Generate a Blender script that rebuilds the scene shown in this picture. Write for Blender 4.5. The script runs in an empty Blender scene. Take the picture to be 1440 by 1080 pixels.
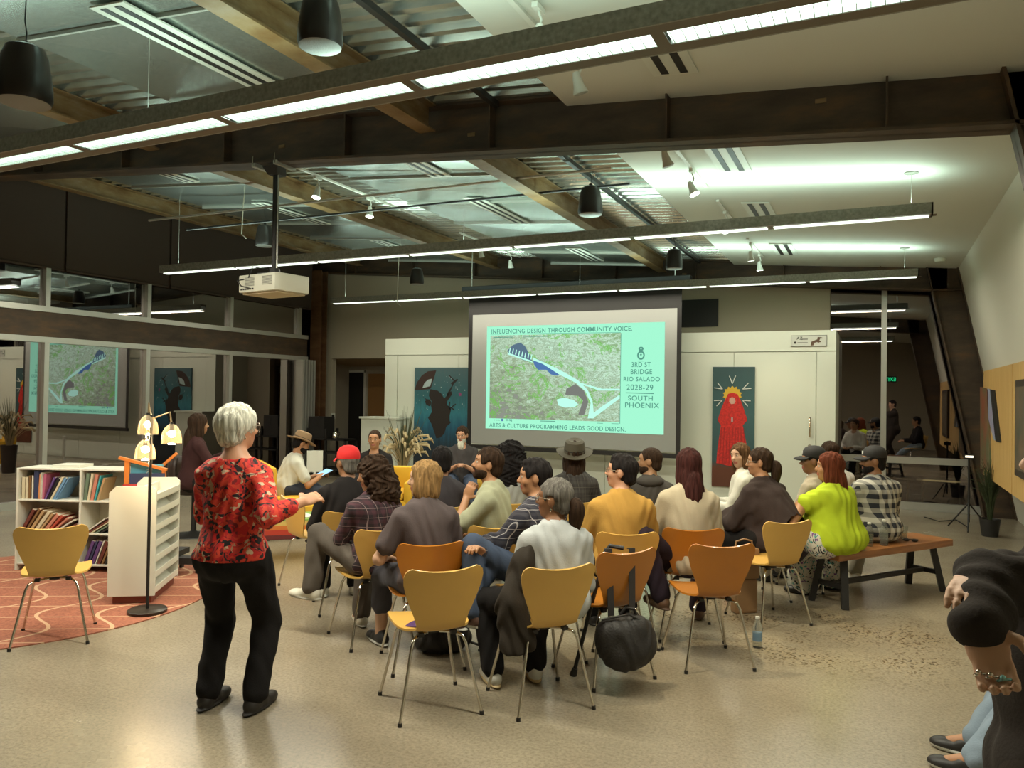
import bpy, bmesh, math, random
import numpy as np
from mathutils import Vector, Matrix
random.seed(7)
PI = math.pi
S = bpy.context.scene
COL = S.collection
# ------------------------------------------------------------------ camera
CAMH = 1.70
_Y = np.array([512, -22, -1081.0]); _Y /= np.linalg.norm(_Y)
_X = np.array([2280, -20, 1081.0]); _X -= _X.dot(_Y) * _Y; _X /= np.linalg.norm(_X)
_Z = np.cross(_X, _Y)
CM = np.array([_X, _Y, _Z])
cd = bpy.data.cameras.new('camera'); cam = bpy.data.objects.new('camera', cd); COL.objects.link(cam)
cd.sensor_width = 36.0; cd.lens = 1081 / 1440 * 36.0; cd.clip_start = 0.05; cd.clip_end = 200
m = Matrix([[*CM[0], 0], [*CM[1], 0], [*CM[2], CAMH], [0, 0, 0, 1]])
cam.matrix_world = m
S.camera = cam
# ------------------------------------------------------------------ world, view
S.view_settings.view_transform = 'Standard'; S.view_settings.look = 'None'
S.view_settings.gamma = 1.0; S.view_settings.exposure = 0.17
W = bpy.data.worlds.new('world'); S.world = W; W.use_nodes = True
W.node_tree.nodes['Background'].inputs[0].default_value = (0.010, 0.010, 0.013, 1)
W.node_tree.nodes['Background'].inputs[1].default_value = 1.0
LINE_Z = 3.34                      # underside of the hanging light lines
LINES = [(3.46, -9.0, 0.44), (7.72, -9.15, 0.44), (11.5, -9.17, 0.5)]
def area(name, loc, sx, sy, power, color, rot=(0, 0, 0), spread=PI):
    l = bpy.data.lights.new(name, 'AREA'); l.shape = 'RECTANGLE'; l.size = sx; l.size_y = sy
    l.energy = power; l.color = color; l.spread = spread
    o = bpy.data.objects.new(name, l); COL.objects.link(o); o.location = loc; o.rotation_euler = rot
    return o
MINT = (0.72, 1.0, 0.86); WARM = (1.0, 0.80, 0.52)
DOWN = [290, 190, 90]; UP = [50, 80, 60]
for i, (y, xa, xb) in enumerate(LINES):
    area('light_line_down', ((xa + xb) / 2, y, LINE_Z - 0.03), xb - xa - .1, .16, DOWN[i], (1.0, 0.93, 0.75))
    area('light_line_up', ((xa + xb) / 2, y, LINE_Z + 0.13), xb - xa - .1, .10, UP[i], MINT, (PI, 0, 0))

# ------------------------------------------------------------------ pixel helpers (plane hits only)
def ray(u, v): return CM @ np.array([u - 720, 540 - v, -1081.0])
def atz(u, v, z=0.0):
    d = ray(u, v); return Vector(np.array([0, 0, CAMH]) + (z - CAMH) / d[2] * d)
def atY(u, v, Y):
    d = ray(u, v); return Vector(np.array([0, 0, CAMH]) + Y / d[1] * d)
def atX(u, v, X):
    d = ray(u, v); return Vector(np.array([0, 0, CAMH]) + X / d[0] * d)
def atD(u, v, D):      # at forward distance D
    d = ray(u, v); return Vector(np.array([0, 0, CAMH]) + D / 1081 * d)
def wyaw(u, phi):      # world yaw of something at pixel column u that shows phi degrees: 0 back view, 90 profile to the left
    return math.radians(25.3 - math.degrees(math.atan((u - 720) / 1081)) + phi)

# ------------------------------------------------------------------ materials
MATS = {}
def mat(name, color, rough=0.6, metal=0.0, noise=0.0, nscale=8, bump=0.0, bscale=60, emit=None, estr=1.0, coat=0.0, spec=0.5, color2=None, sheen=0):
    if name in MATS: return MATS[name]
    M = bpy.data.materials.new(name); M.use_nodes = True; nt = M.node_tree; b = nt.nodes['Principled BSDF']
    b.inputs['Base Color'].default_value = (*color, 1); b.inputs['Roughness'].default_value = rough
    b.inputs['Metallic'].default_value = metal; b.inputs['Coat Weight'].default_value = coat
    b.inputs['Specular IOR Level'].default_value = spec; b.inputs['Sheen Weight'].default_value = sheen
    if noise or color2:
        tc = nt.nodes.new('ShaderNodeTexCoord'); n = nt.nodes.new('ShaderNodeTexNoise'); n.inputs['Scale'].default_value = nscale
        n.inputs['Detail'].default_value = 5
        nt.links.new(tc.outputs['Object'], n.inputs['Vector'])
        r = nt.nodes.new('ShaderNodeValToRGB'); r.color_ramp.elements[0].position = .3; r.color_ramp.elements[1].position = .7
        c2 = color2 or tuple(min(1, c * (1 + noise)) for c in color)
        c1 = color if color2 else tuple(c * (1 - noise) for c in color)
        r.color_ramp.elements[0].color = (*c1, 1); r.color_ramp.elements[1].color = (*c2, 1)
        nt.links.new(n.outputs['Fac'], r.inputs['Fac']); nt.links.new(r.outputs['Color'], b.inputs['Base Color'])
    if bump:
        tc2 = nt.nodes.new('ShaderNodeTexCoord'); n2 = nt.nodes.new('ShaderNodeTexNoise'); n2.inputs['Scale'].default_value = bscale
        nt.links.new(tc2.outputs['Object'], n2.inputs['Vector'])
        bp = nt.nodes.new('ShaderNodeBump'); bp.inputs['Strength'].default_value = bump; bp.inputs['Distance'].default_value = .01
        nt.links.new(n2.outputs['Fac'], bp.inputs['Height']); nt.links.new(bp.outputs['Normal'], b.inputs['Normal'])
    if emit:
        b.inputs['Emission Color'].default_value = (*emit, 1); b.inputs['Emission Strength'].default_value = estr
    MATS[name] = M
    return M
def nodes_of(M): return M.node_tree, M.node_tree.nodes['Principled BSDF']
def N(nt, t, **kw):
    n = nt.nodes.new(t)
    for k, v in kw.items():
        if k in n.inputs: n.inputs[k].default_value = v
        else: setattr(n, k, v)
    return n
def ramp(nt, src, stops, interp='LINEAR'):
    r = nt.nodes.new('ShaderNodeValToRGB'); e = r.color_ramp.elements; r.color_ramp.interpolation = interp
    while len(e) > 1: e.remove(e[-1])
    e[0].position = stops[0][0]; e[0].color = (*stops[0][1], 1)
    for p, c in stops[1:]:
        x = e.new(p); x.color = (*c, 1)
    nt.links.new(src, r.inputs['Fac']); return r.outputs['Color']

# ------------------------------------------------------------------ mesh builder
class MB:
    def __init__(s): s.v = []; s.f = []; s.m = []; s.cur = 0
    def add(s, vs, fs):
        o = len(s.v); s.v += [tuple(v) for v in vs]; s.f += [tuple(i + o for i in f) for f in fs]; s.m += [s.cur] * len(fs); return s
    def box(s, c, d, rz=0, R=None):
        R = R or Matrix.Rotation(rz, 3, 'Z'); c = Vector(c); vs = []
        for x in (-.5, .5):
            for y in (-.5, .5):
                for z in (-.5, .5): vs.append(c + R @ Vector((x * d[0], y * d[1], z * d[2])))
        return s.add(vs, [(0, 1, 3, 2), (4, 6, 7, 5), (0, 4, 5, 1), (2, 3, 7, 6), (0, 2, 6, 4), (1, 5, 7, 3)])
    def b2(s, lo, hi): return s.box([(a + b) / 2 for a, b in zip(lo, hi)], [abs(b - a) for a, b in zip(lo, hi)])
    def bar(s, p, q, w, h, up=(0, 0, 1)):     # rectangular bar from p to q
        p = Vector(p); q = Vector(q); d = (q - p); L = d.length; d.normalize(); up = Vector(up)
        x = d.cross(up)
        if x.length < 1e-4: x = d.cross(Vector((0, 1, 0)))
        x.normalize(); z = x.cross(d)
        return s.box((p + q) / 2, (w, L, h), R=Matrix((x, d, z)).transposed())
    def tube(s, pts, r, n=10, cap=True):
        pts = [Vector(p) for p in pts]; rs = r if isinstance(r, (list, tuple)) else [r] * len(pts)
        rings = []; prev = None
        for i, p in enumerate(pts):
            d = (pts[min(i + 1, len(pts) - 1)] - pts[max(i - 1, 0)])
            if d.length < 1e-9: d = Vector((0, 0, 1))
            d.normalize()
            if prev is None:
                a = d.orthogonal().normalized()
            else:
                a = prev - d * prev.dot(d)
                a = a.normalized() if a.length > 1e-6 else d.orthogonal().normalized()
            prev = a; b = d.cross(a)
            rings.append([p + (a * math.cos(t * 2 * PI / n) + b * math.sin(t * 2 * PI / n)) * rs[i] for t in range(n)])
        vs = [v for rg in rings for v in rg]; fs = []
        for i in range(len(pts) - 1):
            for t in range(n):
                t2 = (t + 1) % n; fs.append((i * n + t, i * n + t2, (i + 1) * n + t2, (i + 1) * n + t))
        if cap: fs += [tuple(range(n - 1, -1, -1)), tuple((len(pts) - 1) * n + t for t in range(n))]
        return s.add(vs, fs)
    def cyl(s, p, q, r, r2=None, n=16): return s.tube([p, q], [r, r if r2 is None else r2], n)
    def lathe(s, c, prof, n=24):
        c = Vector(c); vs = []; fs = []
        for r, z in prof:
            for t in range(n): vs.append(c + Vector((r * math.cos(2 * PI * t / n), r * math.sin(2 * PI * t / n), z)))
        for i in range(len(prof) - 1):
            for t in range(n):
                t2 = (t + 1) % n; fs.append((i * n + t, i * n + t2, (i + 1) * n + t2, (i + 1) * n + t))
        if prof[0][0] > 1e-4: fs.append(tuple(range(n - 1, -1, -1)))
        if prof[-1][0] > 1e-4: fs.append(tuple((len(prof) - 1) * n + t for t in range(n)))
        return s.add(vs, fs)
    def poly(s, pts): return s.add(pts, [tuple(range(len(pts)))])
    def prism(s, pts, d):       # polygon extruded by vector d
        pts = [Vector(p) for p in pts]; d = Vector(d); n = len(pts)
        return s.add(pts + [p + d for p in pts], [tuple(range(n - 1, -1, -1)), tuple(range(n, 2 * n))] + [(i, (i + 1) % n, n + (i + 1) % n, n + i) for i in range(n)])
    def ball(s, c, r, n=12, sc=(1, 1, 1)):
        c = Vector(c); k = n // 2
        vs = [c + Vector((0, 0, r * sc[2]))]
        for i in range(1, k):
            a = PI * i / k
            for t in range(n): vs.append(c + Vector((r * sc[0] * math.sin(a) * math.cos(2 * PI * t / n), r * sc[1] * math.sin(a) * math.sin(2 * PI * t / n), r * sc[2] * math.cos(a))))
        vs.append(c - Vector((0, 0, r * sc[2]))); fs = [(0, 1 + t, 1 + (t + 1) % n) for t in range(n)]
        for i in range(k - 2):
            for t in range(n):
                t2 = (t + 1) % n; fs.append((1 + i * n + t, 1 + (i + 1) * n + t, 1 + (i + 1) * n + t2, 1 + i * n + t2))
        e = len(vs) - 1; o = 1 + (k - 2) * n
        fs += [(e, o + (t + 1) % n, o + t) for t in range(n)]
        return s.add(vs, fs)
    def mesh(s, name, ms, smooth=False, bevel=0):
        me = bpy.data.meshes.new(name); me.from_pydata(s.v, [], s.f); me.validate()
        for mm in (ms if isinstance(ms, (list, tuple)) else [ms]): me.materials.append(mm)
        if len(set(s.m)) > 1 and len(s.m) == len(me.polygons): me.polygons.foreach_set('material_index', s.m)
        bm = bmesh.new(); bm.from_mesh(me)
        bmesh.ops.recalc_face_normals(bm, faces=bm.faces)
        if bevel:
            es = [e for e in bm.edges if len(e.link_faces) == 2 and e.calc_face_angle() > .6]
            bmesh.ops.bevel(bm, geom=es, offset=bevel, segments=2, affect='EDGES', clamp_overlap=True, profile=.6)
        bm.to_mesh(me); bm.free()
        if smooth:
            me.shade_smooth() if hasattr(me, 'shade_smooth') else None
            try: me.set_sharp_from_angle(angle=math.radians(40))
            except Exception: pass
        return me
    def obj(s, name, ms, parent=None, smooth=False, bevel=0, loc=None, rz=0):
        o = bpy.data.objects.new(name, s.mesh(name, ms, smooth, bevel)); COL.objects.link(o)
        if parent: o.parent = parent
        if loc is not None: o.location = loc
        if rz: o.rotation_euler = (0, 0, rz)
        return o
def tag(o, label=None, cat=None, group=None, kind=None):
    if label: o['label'] = label
    if cat: o['category'] = cat
    if group: o['group'] = group
    if kind: o['kind'] = kind
    return o
def thing(name, label, cat, loc=(0, 0, 0), rz=0, group=None):
    o = bpy.data.objects.new(name, None); COL.objects.link(o); o.empty_display_size = .1
    o.location = loc; o.rotation_euler = (0, 0, rz); return tag(o, label, cat, group)
def dup(root, loc=None, rz=None, label=None, group=None, swap=None):
    def cp(o, par):
        c = o.copy(); COL.objects.link(c); c.parent = par
        if swap and c.data is not None and hasattr(c.data, 'materials') and c.data.materials and c.data.materials[0] in swap:
            key = (o.data.name, id(swap))
            if key not in _sw:
                d = o.data.copy()
                for i, mm in enumerate(d.materials):
                    if mm in swap: d.materials[i] = swap[mm]
                _sw[key] = d
            c.data = _sw[key]
        for ch in list(o.children): cp(ch, c)
        return c
    r = cp(root, None)
    if loc is not None: r.location = loc
    if rz is not None: r.rotation_euler = (0, 0, rz)
    if label: r['label'] = label
    if group: r['group'] = group
    return r
_sw = {}
def textmesh(name, body, size, m, loc, rot=(PI / 2, 0, 0), parent=None, align='LEFT', ext=0.0005, bold=0.0, sx=1.0, shear=0):
    cu = bpy.data.curves.new(name, 'FONT'); cu.body = body; cu.size = size; cu.extrude = ext; cu.align_x = align; cu.offset = bold; cu.shear = shear; cu.space_character = 1.12
    t = bpy.data.objects.new('tmp', cu); COL.objects.link(t)
    dg = bpy.context.evaluated_depsgraph_get(); me = bpy.data.meshes.new_from_object(t.evaluated_get(dg)); me.name = name
    bpy.data.objects.remove(t); me.materials.clear(); me.materials.append(m)
    o = bpy.data.objects.new(name, me); COL.objects.link(o); o.location = loc; o.rotation_euler = rot; o.scale = (sx, 1, 1)
    if parent: o.parent = parent
    return o
# ================================================================== MATERIALS OF THE ROOM
def floor_mat():
    M = mat('polished_concrete', (.3, .25, .17), .22); nt, b = nodes_of(M)
    tc = N(nt, 'ShaderNodeTexCoord'); L = nt.links
    n1 = N(nt, 'ShaderNodeTexNoise', Scale=0.7, Detail=6.0, Roughness=.6); n2 = N(nt, 'ShaderNodeTexNoise', Scale=55.0, Detail=4.0, Roughness=.7)
    vo = N(nt, 'ShaderNodeTexVoronoi', Scale=70.0)
    for n in (n1, n2, vo): L.new(tc.outputs['Object'], n.inputs['Vector'])
    base = ramp(nt, n1.outputs['Fac'], [(.3, (.225, .19, .135)), (.5, (.275, .235, .17)), (.7, (.33, .29, .21))])
    grit = ramp(nt, n2.outputs['Fac'], [(.34, (.72, .70, .66)), (.5, (1, 1, 1)), (.68, (1.25, 1.22, 1.15))])
    mx = N(nt, 'ShaderNodeMix', data_type='RGBA', blend_type='MULTIPLY'); mx.inputs[0].default_value = .8
    L.new(base, mx.inputs[6]); L.new(grit, mx.inputs[7])
    # exposed aggregate patch near the bench
    mp = N(nt, 'ShaderNodeMapping'); mp.inputs['Location'].default_value = (.45, -6.0, 0); 
    L.new(tc.outputs['Object'], mp.inputs['Vector'])
    gr = N(nt, 'ShaderNodeTexGradient', gradient_type='SPHERICAL'); mp.inputs['Scale'].default_value = (1.0, 1.0, 1)
    sc = N(nt, 'ShaderNodeMapping'); sc.inputs['Scale'].default_value = (.55, .9, 1); L.new(mp.outputs[0], sc.inputs['Vector']); L.new(sc.outputs[0], gr.inputs['Vector'])
    agg = ramp(nt, vo.outputs['Color'], [(.2, (.38, .30, .2)), (.36, (1, 1, 1)), (.8, (1.1, 1.05, .95))])
    ml = N(nt, 'ShaderNodeMath', operation='MULTIPLY'); ml.inputs[1].default_value = 2.2; ml.use_clamp = True; L.new(gr.outputs['Fac'], ml.inputs[0])
    n3 = N(nt, 'ShaderNodeTexNoise', Scale=2.5, Detail=3.0); L.new(tc.outputs['Object'], n3.inputs['Vector'])
    m3 = N(nt, 'ShaderNodeMath', operation='MULTIPLY'); m3.use_clamp = True; L.new(ml.outputs[0], m3.inputs[0])
    r3 = ramp(nt, n3.outputs['Fac'], [(.35, (0, 0, 0)), (.6, (1, 1, 1))]); L.new(r3, m3.inputs[1])
    mx2 = N(nt, 'ShaderNodeMix', data_type='RGBA', blend_type='MULTIPLY'); L.new(m3.outputs[0], mx2.inputs[0]); L.new(mx.outputs[2], mx2.inputs[6]); L.new(agg, mx2.inputs[7])
    L.new(mx2.outputs[2], b.inputs['Base Color'])
    rr = ramp(nt, n1.outputs['Fac'], [(.3, (.23, .23, .23)), (.7, (.28, .28, .28))]); L.new(rr, b.inputs['Roughness'])
    b.inputs['Specular IOR Level'].default_value = .45
    return M
def rust_mat(name, c1, c2, c3, scale=3.0):
    M = mat(name, c1, .55, .35); nt, b = nodes_of(M); tc = N(nt, 'ShaderNodeTexCoord'); L = nt.links
    n1 = N(nt, 'ShaderNodeTexNoise', Scale=scale, Detail=8.0, Roughness=.65); mp = N(nt, 'ShaderNodeMapping'); mp.inputs['Scale'].default_value = (.6, .6, 2.0)
    L.new(tc.outputs['Object'], mp.inputs['Vector']); L.new(mp.outputs[0], n1.inputs['Vector'])
    L.new(ramp(nt, n1.outputs['Fac'], [(.32, c1), (.52, c2), (.68, c3)]), b.inputs['Base Color']); return M
def galv_mat():
    M = mat('galvanised_sheet', (.4, .44, .42), .24, .9); nt, b = nodes_of(M); tc = N(nt, 'ShaderNodeTexCoord'); L = nt.links
    v = N(nt, 'ShaderNodeTexVoronoi', Scale=45.0); L.new(tc.outputs['Object'], v.inputs['Vector'])
    L.new(ramp(nt, v.outputs['Distance'], [(0, (.42, .47, .44)), (.5, (.55, .60, .56)), (1, (.66, .72, .67))]), b.inputs['Base Color'])
    return M
def glass_mat(name, fac, tint):
    M = bpy.data.materials.new(name); M.use_nodes = True; nt = M.node_tree; nt.nodes.clear(); L = nt.links
    o = N(nt, 'ShaderNodeOutputMaterial'); t = N(nt, 'ShaderNodeBsdfTransparent'); g = N(nt, 'ShaderNodeBsdfGlossy'); g.inputs['Roughness'].default_value = .01
    t.inputs[0].default_value = (*tint, 1); g.inputs[0].default_value = (.88, .80, .78, 1)
    fr = N(nt, 'ShaderNodeFresnel'); fr.inputs[0].default_value = 1.5
    a = N(nt, 'ShaderNodeMath', operation='MULTIPLY_ADD'); a.inputs[1].default_value = 1.6; a.inputs[2].default_value = fac; a.use_clamp = True
    L.new(fr.outputs[0], a.inputs[0]); mx = N(nt, 'ShaderNodeMixShader'); L.new(a.outputs[0], mx.inputs[0]); L.new(t.outputs[0], mx.inputs[1]); L.new(g.outputs[0], mx.inputs[2])
    L.new(mx.outputs[0], o.inputs[0]); MATS[name] = M; return M
M_FLOOR = floor_mat()
M_BEAM = rust_mat('rusty_brown_steel', (.050, .034, .023), (.080, .055, .036), (.13, .075, .035))
M_PURLIN = rust_mat('oxide_orange_steel', (.15, .075, .022), (.22, .14, .06), (.26, .19, .12), 5)
M_GALV = galv_mat()
M_DECK = mat('metal_deck', (.60, .62, .56), .26, .9, noise=.15, nscale=6)
M_WHITE = mat('white_plaster', (.66, .64, .55), .85, bump=.05, bscale=200)
M_CEIL = mat('white_ceiling_paint', (.60, .61, .54), .75)
M_TAUPE = mat('taupe_wall_paint', (.40, .35, .26), .85)
M_BLOCK = mat('satin_white_panel', (.64, .67, .57), .45)
M_ALU = mat('brushed_aluminium', (.52, .52, .47), .35, .6)
M_SHADE = mat('dark_roller_shade', (.055, .038, .028), .8, bump=.05, bscale=300)
M_BLACK = mat('matt_black', (.012, .011, .010), .5)
M_GLASS = glass_mat('night_glass', .34, (.55, .55, .6)); M_GLASS2 = glass_mat('night_glass_right', .16, (.55, .55, .6))
M_CHROME = mat('chrome', (.65, .62, .55), .12, 1.0)
M_WOOD = mat('maple_panel', (.60, .36, .11), .5)
def woodify(M, c1, c2, sc=(1, 1, 8), s=3.0):
    nt, b = nodes_of(M); tc = N(nt, 'ShaderNodeTexCoord'); mp = N(nt, 'ShaderNodeMapping'); mp.inputs['Scale'].default_value = sc
    n = N(nt, 'ShaderNodeTexNoise', Scale=s, Detail=6.0, Distortion=.6); nt.links.new(tc.outputs['Object'], mp.inputs[0]); nt.links.new(mp.outputs[0], n.inputs['Vector'])
    nt.links.new(ramp(nt, n.outputs['Fac'], [(.3, c1), (.7, c2)]), b.inputs['Base Color'])
woodify(M_WOOD, (.56, .33, .10), (.66, .42, .15), (8, 8, .6))

def struct(name, mb, ms, **k):
    o = mb.obj(name, ms, **k); o['kind'] = 'structure'; return o
XL = -10.8; YB = 13.35; YF = -3.0
ZT = lambda x: 3.82 - .0763 * x           # top of the frames / underside of the deck
ZB = lambda x: 3.413 - .0763 * x
XR = lambda z: 1.85 - .77 * z / 3.74      # leaning right wall
SL = math.atan(.0763)
# floor
struct('floor', MB().b2((-16, YF, -.2), (5, 22, 0)), M_FLOOR)
# roof deck: corrugated sheet, ribs run across the room
mb = MB(); P = .16; x0, x1 = XL - .2, -2.1
prof = []
y = YF
while y < YB + .3:
    prof += [(y, 0), (y + .05, 0), (y + .07, .065), (y + .13, .065)]; y += P
vs = [(x, yy, ZT(x) + h) for (yy, h) in prof for x in (x0, x1)]
mb.add(vs, [(2 * i, 2 * i + 1, 2 * i + 3, 2 * i + 2) for i in range(len(prof) - 1)])
o = struct('ceiling_deck', mb, M_DECK); o.modifiers.new('thick', 'SOLIDIFY').thickness = .004
# white ceiling on the right
mb = MB(); zc = lambda x: ZT(x) - .06
mb.prism([(-2.17, YF, zc(-2.17)), (2.4, YF, zc(2.4)), (2.4, YF, zc(2.4) + .05), (-2.17, YF, zc(-2.17) + .12)], (0, YB - YF, 0))
struct('ceiling', mb, M_CEIL)
struct('ceiling_roof', MB().prism([(XL - 3, YF, ZT(XL - 3) + .12), (3, YF, ZT(3) + .12), (3, YF, ZT(3) + .2), (XL - 3, YF, ZT(XL - 3) + .2)], (0, YB - YF + .3, 0)), M_BLACK)
# leaning right wall
struct('wall_right', MB().prism([(XR(0), YF, 0), (XR(4.2), YF, 4.2), (XR(4.2) + .2, YF, 4.2), (XR(0) + .2, YF, 0)], (0, YB - YF, 0)), M_WHITE)
# rear wall behind the camera
struct('wall_rear', MB().b2((XL - .2, YF - .2, 0), (3, YF, 5)), M_TAUPE)
# ---- frames
def frame(Y, label):
    t = thing('steel_frame', label, 'steel beam', (0, 0, 0))
    a, b = XL - .3, .95
    web = MB().prism([(a, Y - .01, ZB(a)), (b, Y - .01, ZB(b)), (b, Y - .01, ZT(b)), (a, Y - .01, ZT(a))], (0, .02, 0)); web.obj('beam_web', M_BEAM, t)
    for f, n in ((ZB, 'bottom_flange'), (lambda x: ZT(x) - .02, 'top_flange')):
        MB().prism([(a, Y - .11, f(a)), (b, Y - .11, f(b)), (b, Y - .11, f(b) + .022), (a, Y - .11, f(a) + .022)], (0, .22, 0)).obj(n, M_BEAM, t)
    x = -9.9
    while x < .6:
        for s in (-1, 1):
            MB().prism([(x, Y + s * .01, ZB(x) + .02), (x, Y + s * .105, ZB(x) + .02), (x, Y + s * .105, ZT(x) - .02), (x, Y + s * .01, ZT(x) - .02)], (.014, 0, 0)).obj('stiffener', M_BEAM, t)
        x += 1.42
    # leaning column: inner flange, web, outer flange
    xi = lambda z: XR(z) - .42
    zt = ZT(.7)
    MB().prism([(xi(0), Y - .01, 0), (XR(0) - .02, Y - .01, 0), (XR(zt) - .02, Y - .01, zt), (xi(zt), Y - .01, zt)], (0, .02, 0)).obj('column_web', M_BEAM, t)
    for dx, w in ((0, .022), (.398, .022)):
        MB().prism([(xi(0) + dx, Y - .11, 0), (xi(0) + dx + w, Y - .11, 0), (xi(zt) + dx + w, Y - .11, zt), (xi(zt) + dx, Y - .11, zt)], (0, .22, 0)).obj('column_flange', M_BEAM, t)
    # connection rib across the knee
    zk = ZB(.7)
    for s in (-1, 1):
        MB().box((xi(zk) + .21, Y + s * .06, zk - .01), (.40, .09, .015)).obj('knee_plate', M_BEAM, t)
    for p in (( -5.0, .17), (-3.0, .17), (-.35, .25)):
        MB().box((p[0], Y - .012, ZB(p[0]) + p[1]), (.07, .008, .03)).obj('weld_mark', M_PURLIN, t)
    return t
frame(5.5, 'big rusty brown steel beam crossing the room in front, with its leaning column')
frame(13.2, 'far brown steel beam above the screen, with its leaning column by the window')
# ---- purlins
def purlin(x, y0, y1, label):
    zt = ZT(x) - .005; t = thing('roof_purlin', label, 'steel joist', (x, y0, zt))
    MB().b2((-.005, 0, -.22), (.005, y1 - y0, 0)).obj('web', M_PURLIN, t)
    MB().b2((-.075, 0, -.23), (.075, y1 - y0, -.215)).obj('bottom_flange', M_PURLIN, t)
    MB().b2((-.075, 0, -.02), (.075, y1 - y0, -.008)).obj('top_flange', M_PURLIN, t)
for k, x in enumerate((-3.35, -6.55, -9.75)):
    w = ('nearest the white ceiling', 'in the middle of the metal deck', 'nearest the dark roller shades')[k]
    purlin(x, YF, 5.38, 'rusty roof joist %s, this side of the big beam' % w)
    purlin(x, 5.62, 13.08, 'rusty roof joist %s, beyond the big beam' % w)
# thin dark unistrut rails
for k, (x, y0, y1) in enumerate(((-2.72, YF, 5.38), (-2.72, 5.62, 13.08))):
    tag(MB().bar((x, y0, ZT(x) - .05), (x, y1, ZT(x) - .05), .045, .045).obj('strut_rail', M_BLACK),
        'thin dark rail running under the metal deck beside the white ceiling, ' + ('near bay' if k == 0 else 'far bay'), 'rail')
# ---- ducts with slot diffusers
M_SLOTW = mat('diffuser_white', (.62, .64, .56), .4)
def diffuser(parent_loc, ln, label, slope=True, nslots=2, w=.24, cat='air diffuser', grp=None):
    x, y, z = parent_loc
    t = thing('slot_diffuser', label, cat, (x, y, z)); t.rotation_euler = (0, SL, 0)
    MB().b2((-w / 2, 0, -.012), (w / 2, ln, -.001)).obj('frame', M_SLOTW, t)
    for i in range(nslots):
        c = (i - (nslots - 1) / 2) * w * .42
        MB().b2((c - w * .085, .03, -.0155), (c + w * .085, ln - .03, -.012)).obj('slot', M_BLACK, t)
    return t
def duct(x0, x1, y0, y1, label):
    zb = lambda x: ZT(x) - .13
    t = thing('air_duct', label, 'air duct', ((x0 + x1) / 2, y0, zb((x0 + x1) / 2)))
    hw = (x1 - x0) / 2; n = max(1, round((y1 - y0) / 1.25)); L = (y1 - y0) / n
    for i in range(n):
        # cross-broken sheet panel: four facets
        a, b = i * L, (i + 1) * L; k = .0763
        c = [(-hw, a, hw * k), (hw, a, -hw * k), (hw, b, -hw * k), (-hw, b, hw * k)]
        mb = MB().add([*c, (0, (a + b) / 2, -.018)], [(0, 1, 4), (1, 2, 4), (2, 3, 4), (3, 0, 4)])
        mb.b2((-hw, a, .0 + hw * k), (-hw + .01, b, .11 + hw * k)); mb.b2((hw - .01, a, -hw * k), (hw, b, .11 - hw * k))
        mb.obj('duct_panel', M_GALV, t)
        MB().prism([(-hw - .015, b - .012, hw * k - .028), (hw + .015, b - .012, -hw * k - .028), (hw + .015, b - .012, -hw * k), (-hw - .015, b - .012, hw * k)], (0, .018, 0)).obj('seam', M_ALU, t)
    return t
DX = [(-5.35, -3.54, 'nearer the white ceiling'), (-8.9, -6.85, 'nearer the dark shades')]
for k, (a, b, w) in enumerate(DX):
    duct(a, b, -.5, 4.55 if k == 0 else 5.2, 'flat galvanised duct in the near bay, %s' % w)
    duct(a, b, 5.8, 12.9, 'flat galvanised duct beyond the big beam, %s' % w)
for k, (x, y, ln) in enumerate(((-4.15, 3.05, 1.35), (-4.15, 5.95, 1.0), (-4.3, 7.9, 1.4), (-4.3, 11.2, 1.2), (-7.6, 5.9, .9), (-7.6, 7.9, 1.4), (-7.6, 10.6, 1.3))):
    diffuser((x, y, ZT(x) - .152), ln, ['long white two-slot diffuser at the upper left, in front of the big beam', 'slot diffuser in the bright duct just behind the big beam',
        'slot diffuser in the middle of the bright duct', 'slot diffuser at the far end of the bright duct', 'small slot diffuser at upper left just under the big beam',
        'slot diffuser on the left duct beside the projector pole', 'slot diffuser at the far end of the left duct'][k], w=.30 if k == 0 else .24)
for k, y in enumerate((2.9, 4.15, 6.55, 8.75, 11.2)):
    diffuser((-1.22, y, zc(-1.22)), .9, ['two-slot diffuser in the white ceiling at the top edge of the picture', 'two-slot diffuser in the white ceiling just in front of the big beam',
        'two-slot diffuser in the white ceiling right behind the big beam', 'two-slot diffuser in the white ceiling above the middle light line', 'farthest two-slot diffuser in the white ceiling'][k], w=.30)
# ---- left glazed wall
t_y = [5.35 - 1.78 * 3, 5.35 - 1.78 * 2, 5.35 - 1.78, 5.35, 7.10, 8.80, 10.58, 12.45]
mb = MB()
mb.b2((XL - .12, YF, 3.42), (XL, YB - .5, 4.78)); struct('wall_left', mb, M_SHADE)
struct('trim_1', MB().b2((XL - .12, YF, 2.42), (XL + .02, 12.7, 2.78)), M_BEAM)      # brown steel band
struct('trim_2', MB().b2((XL - .08, YF, 2.34), (XL + .05, 12.7, 2.42)).b2((XL - .08, YF, 2.78), (XL + .05, 12.7, 2.86)), M_ALU)
struct('trim_3', MB().b2((XL - .08, YF, 0), (XL + .05, 12.7, .10)), M_ALU)
for i in range(len(t_y) - 1):
    a, b = t_y[i], t_y[i + 1]
    for n, (z0, z1) in enumerate(((.10, 2.34), (2.86, 3.42))):
        o = struct('window_%d' % (2 * i + n + 1), MB().b2((XL - .035, a + .03, z0), (XL - .025, b - .03, z1)), M_GLASS)
for n, y in enumerate(t_y):
    struct('trim_%d' % (10 + n), MB().b2((XL - .07, y - .035, .1), (XL + .05, y + .035, 2.34)).b2((XL - .07, y - .035, 2.86), (XL + .05, y + .035, 3.42)), M_ALU)
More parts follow.
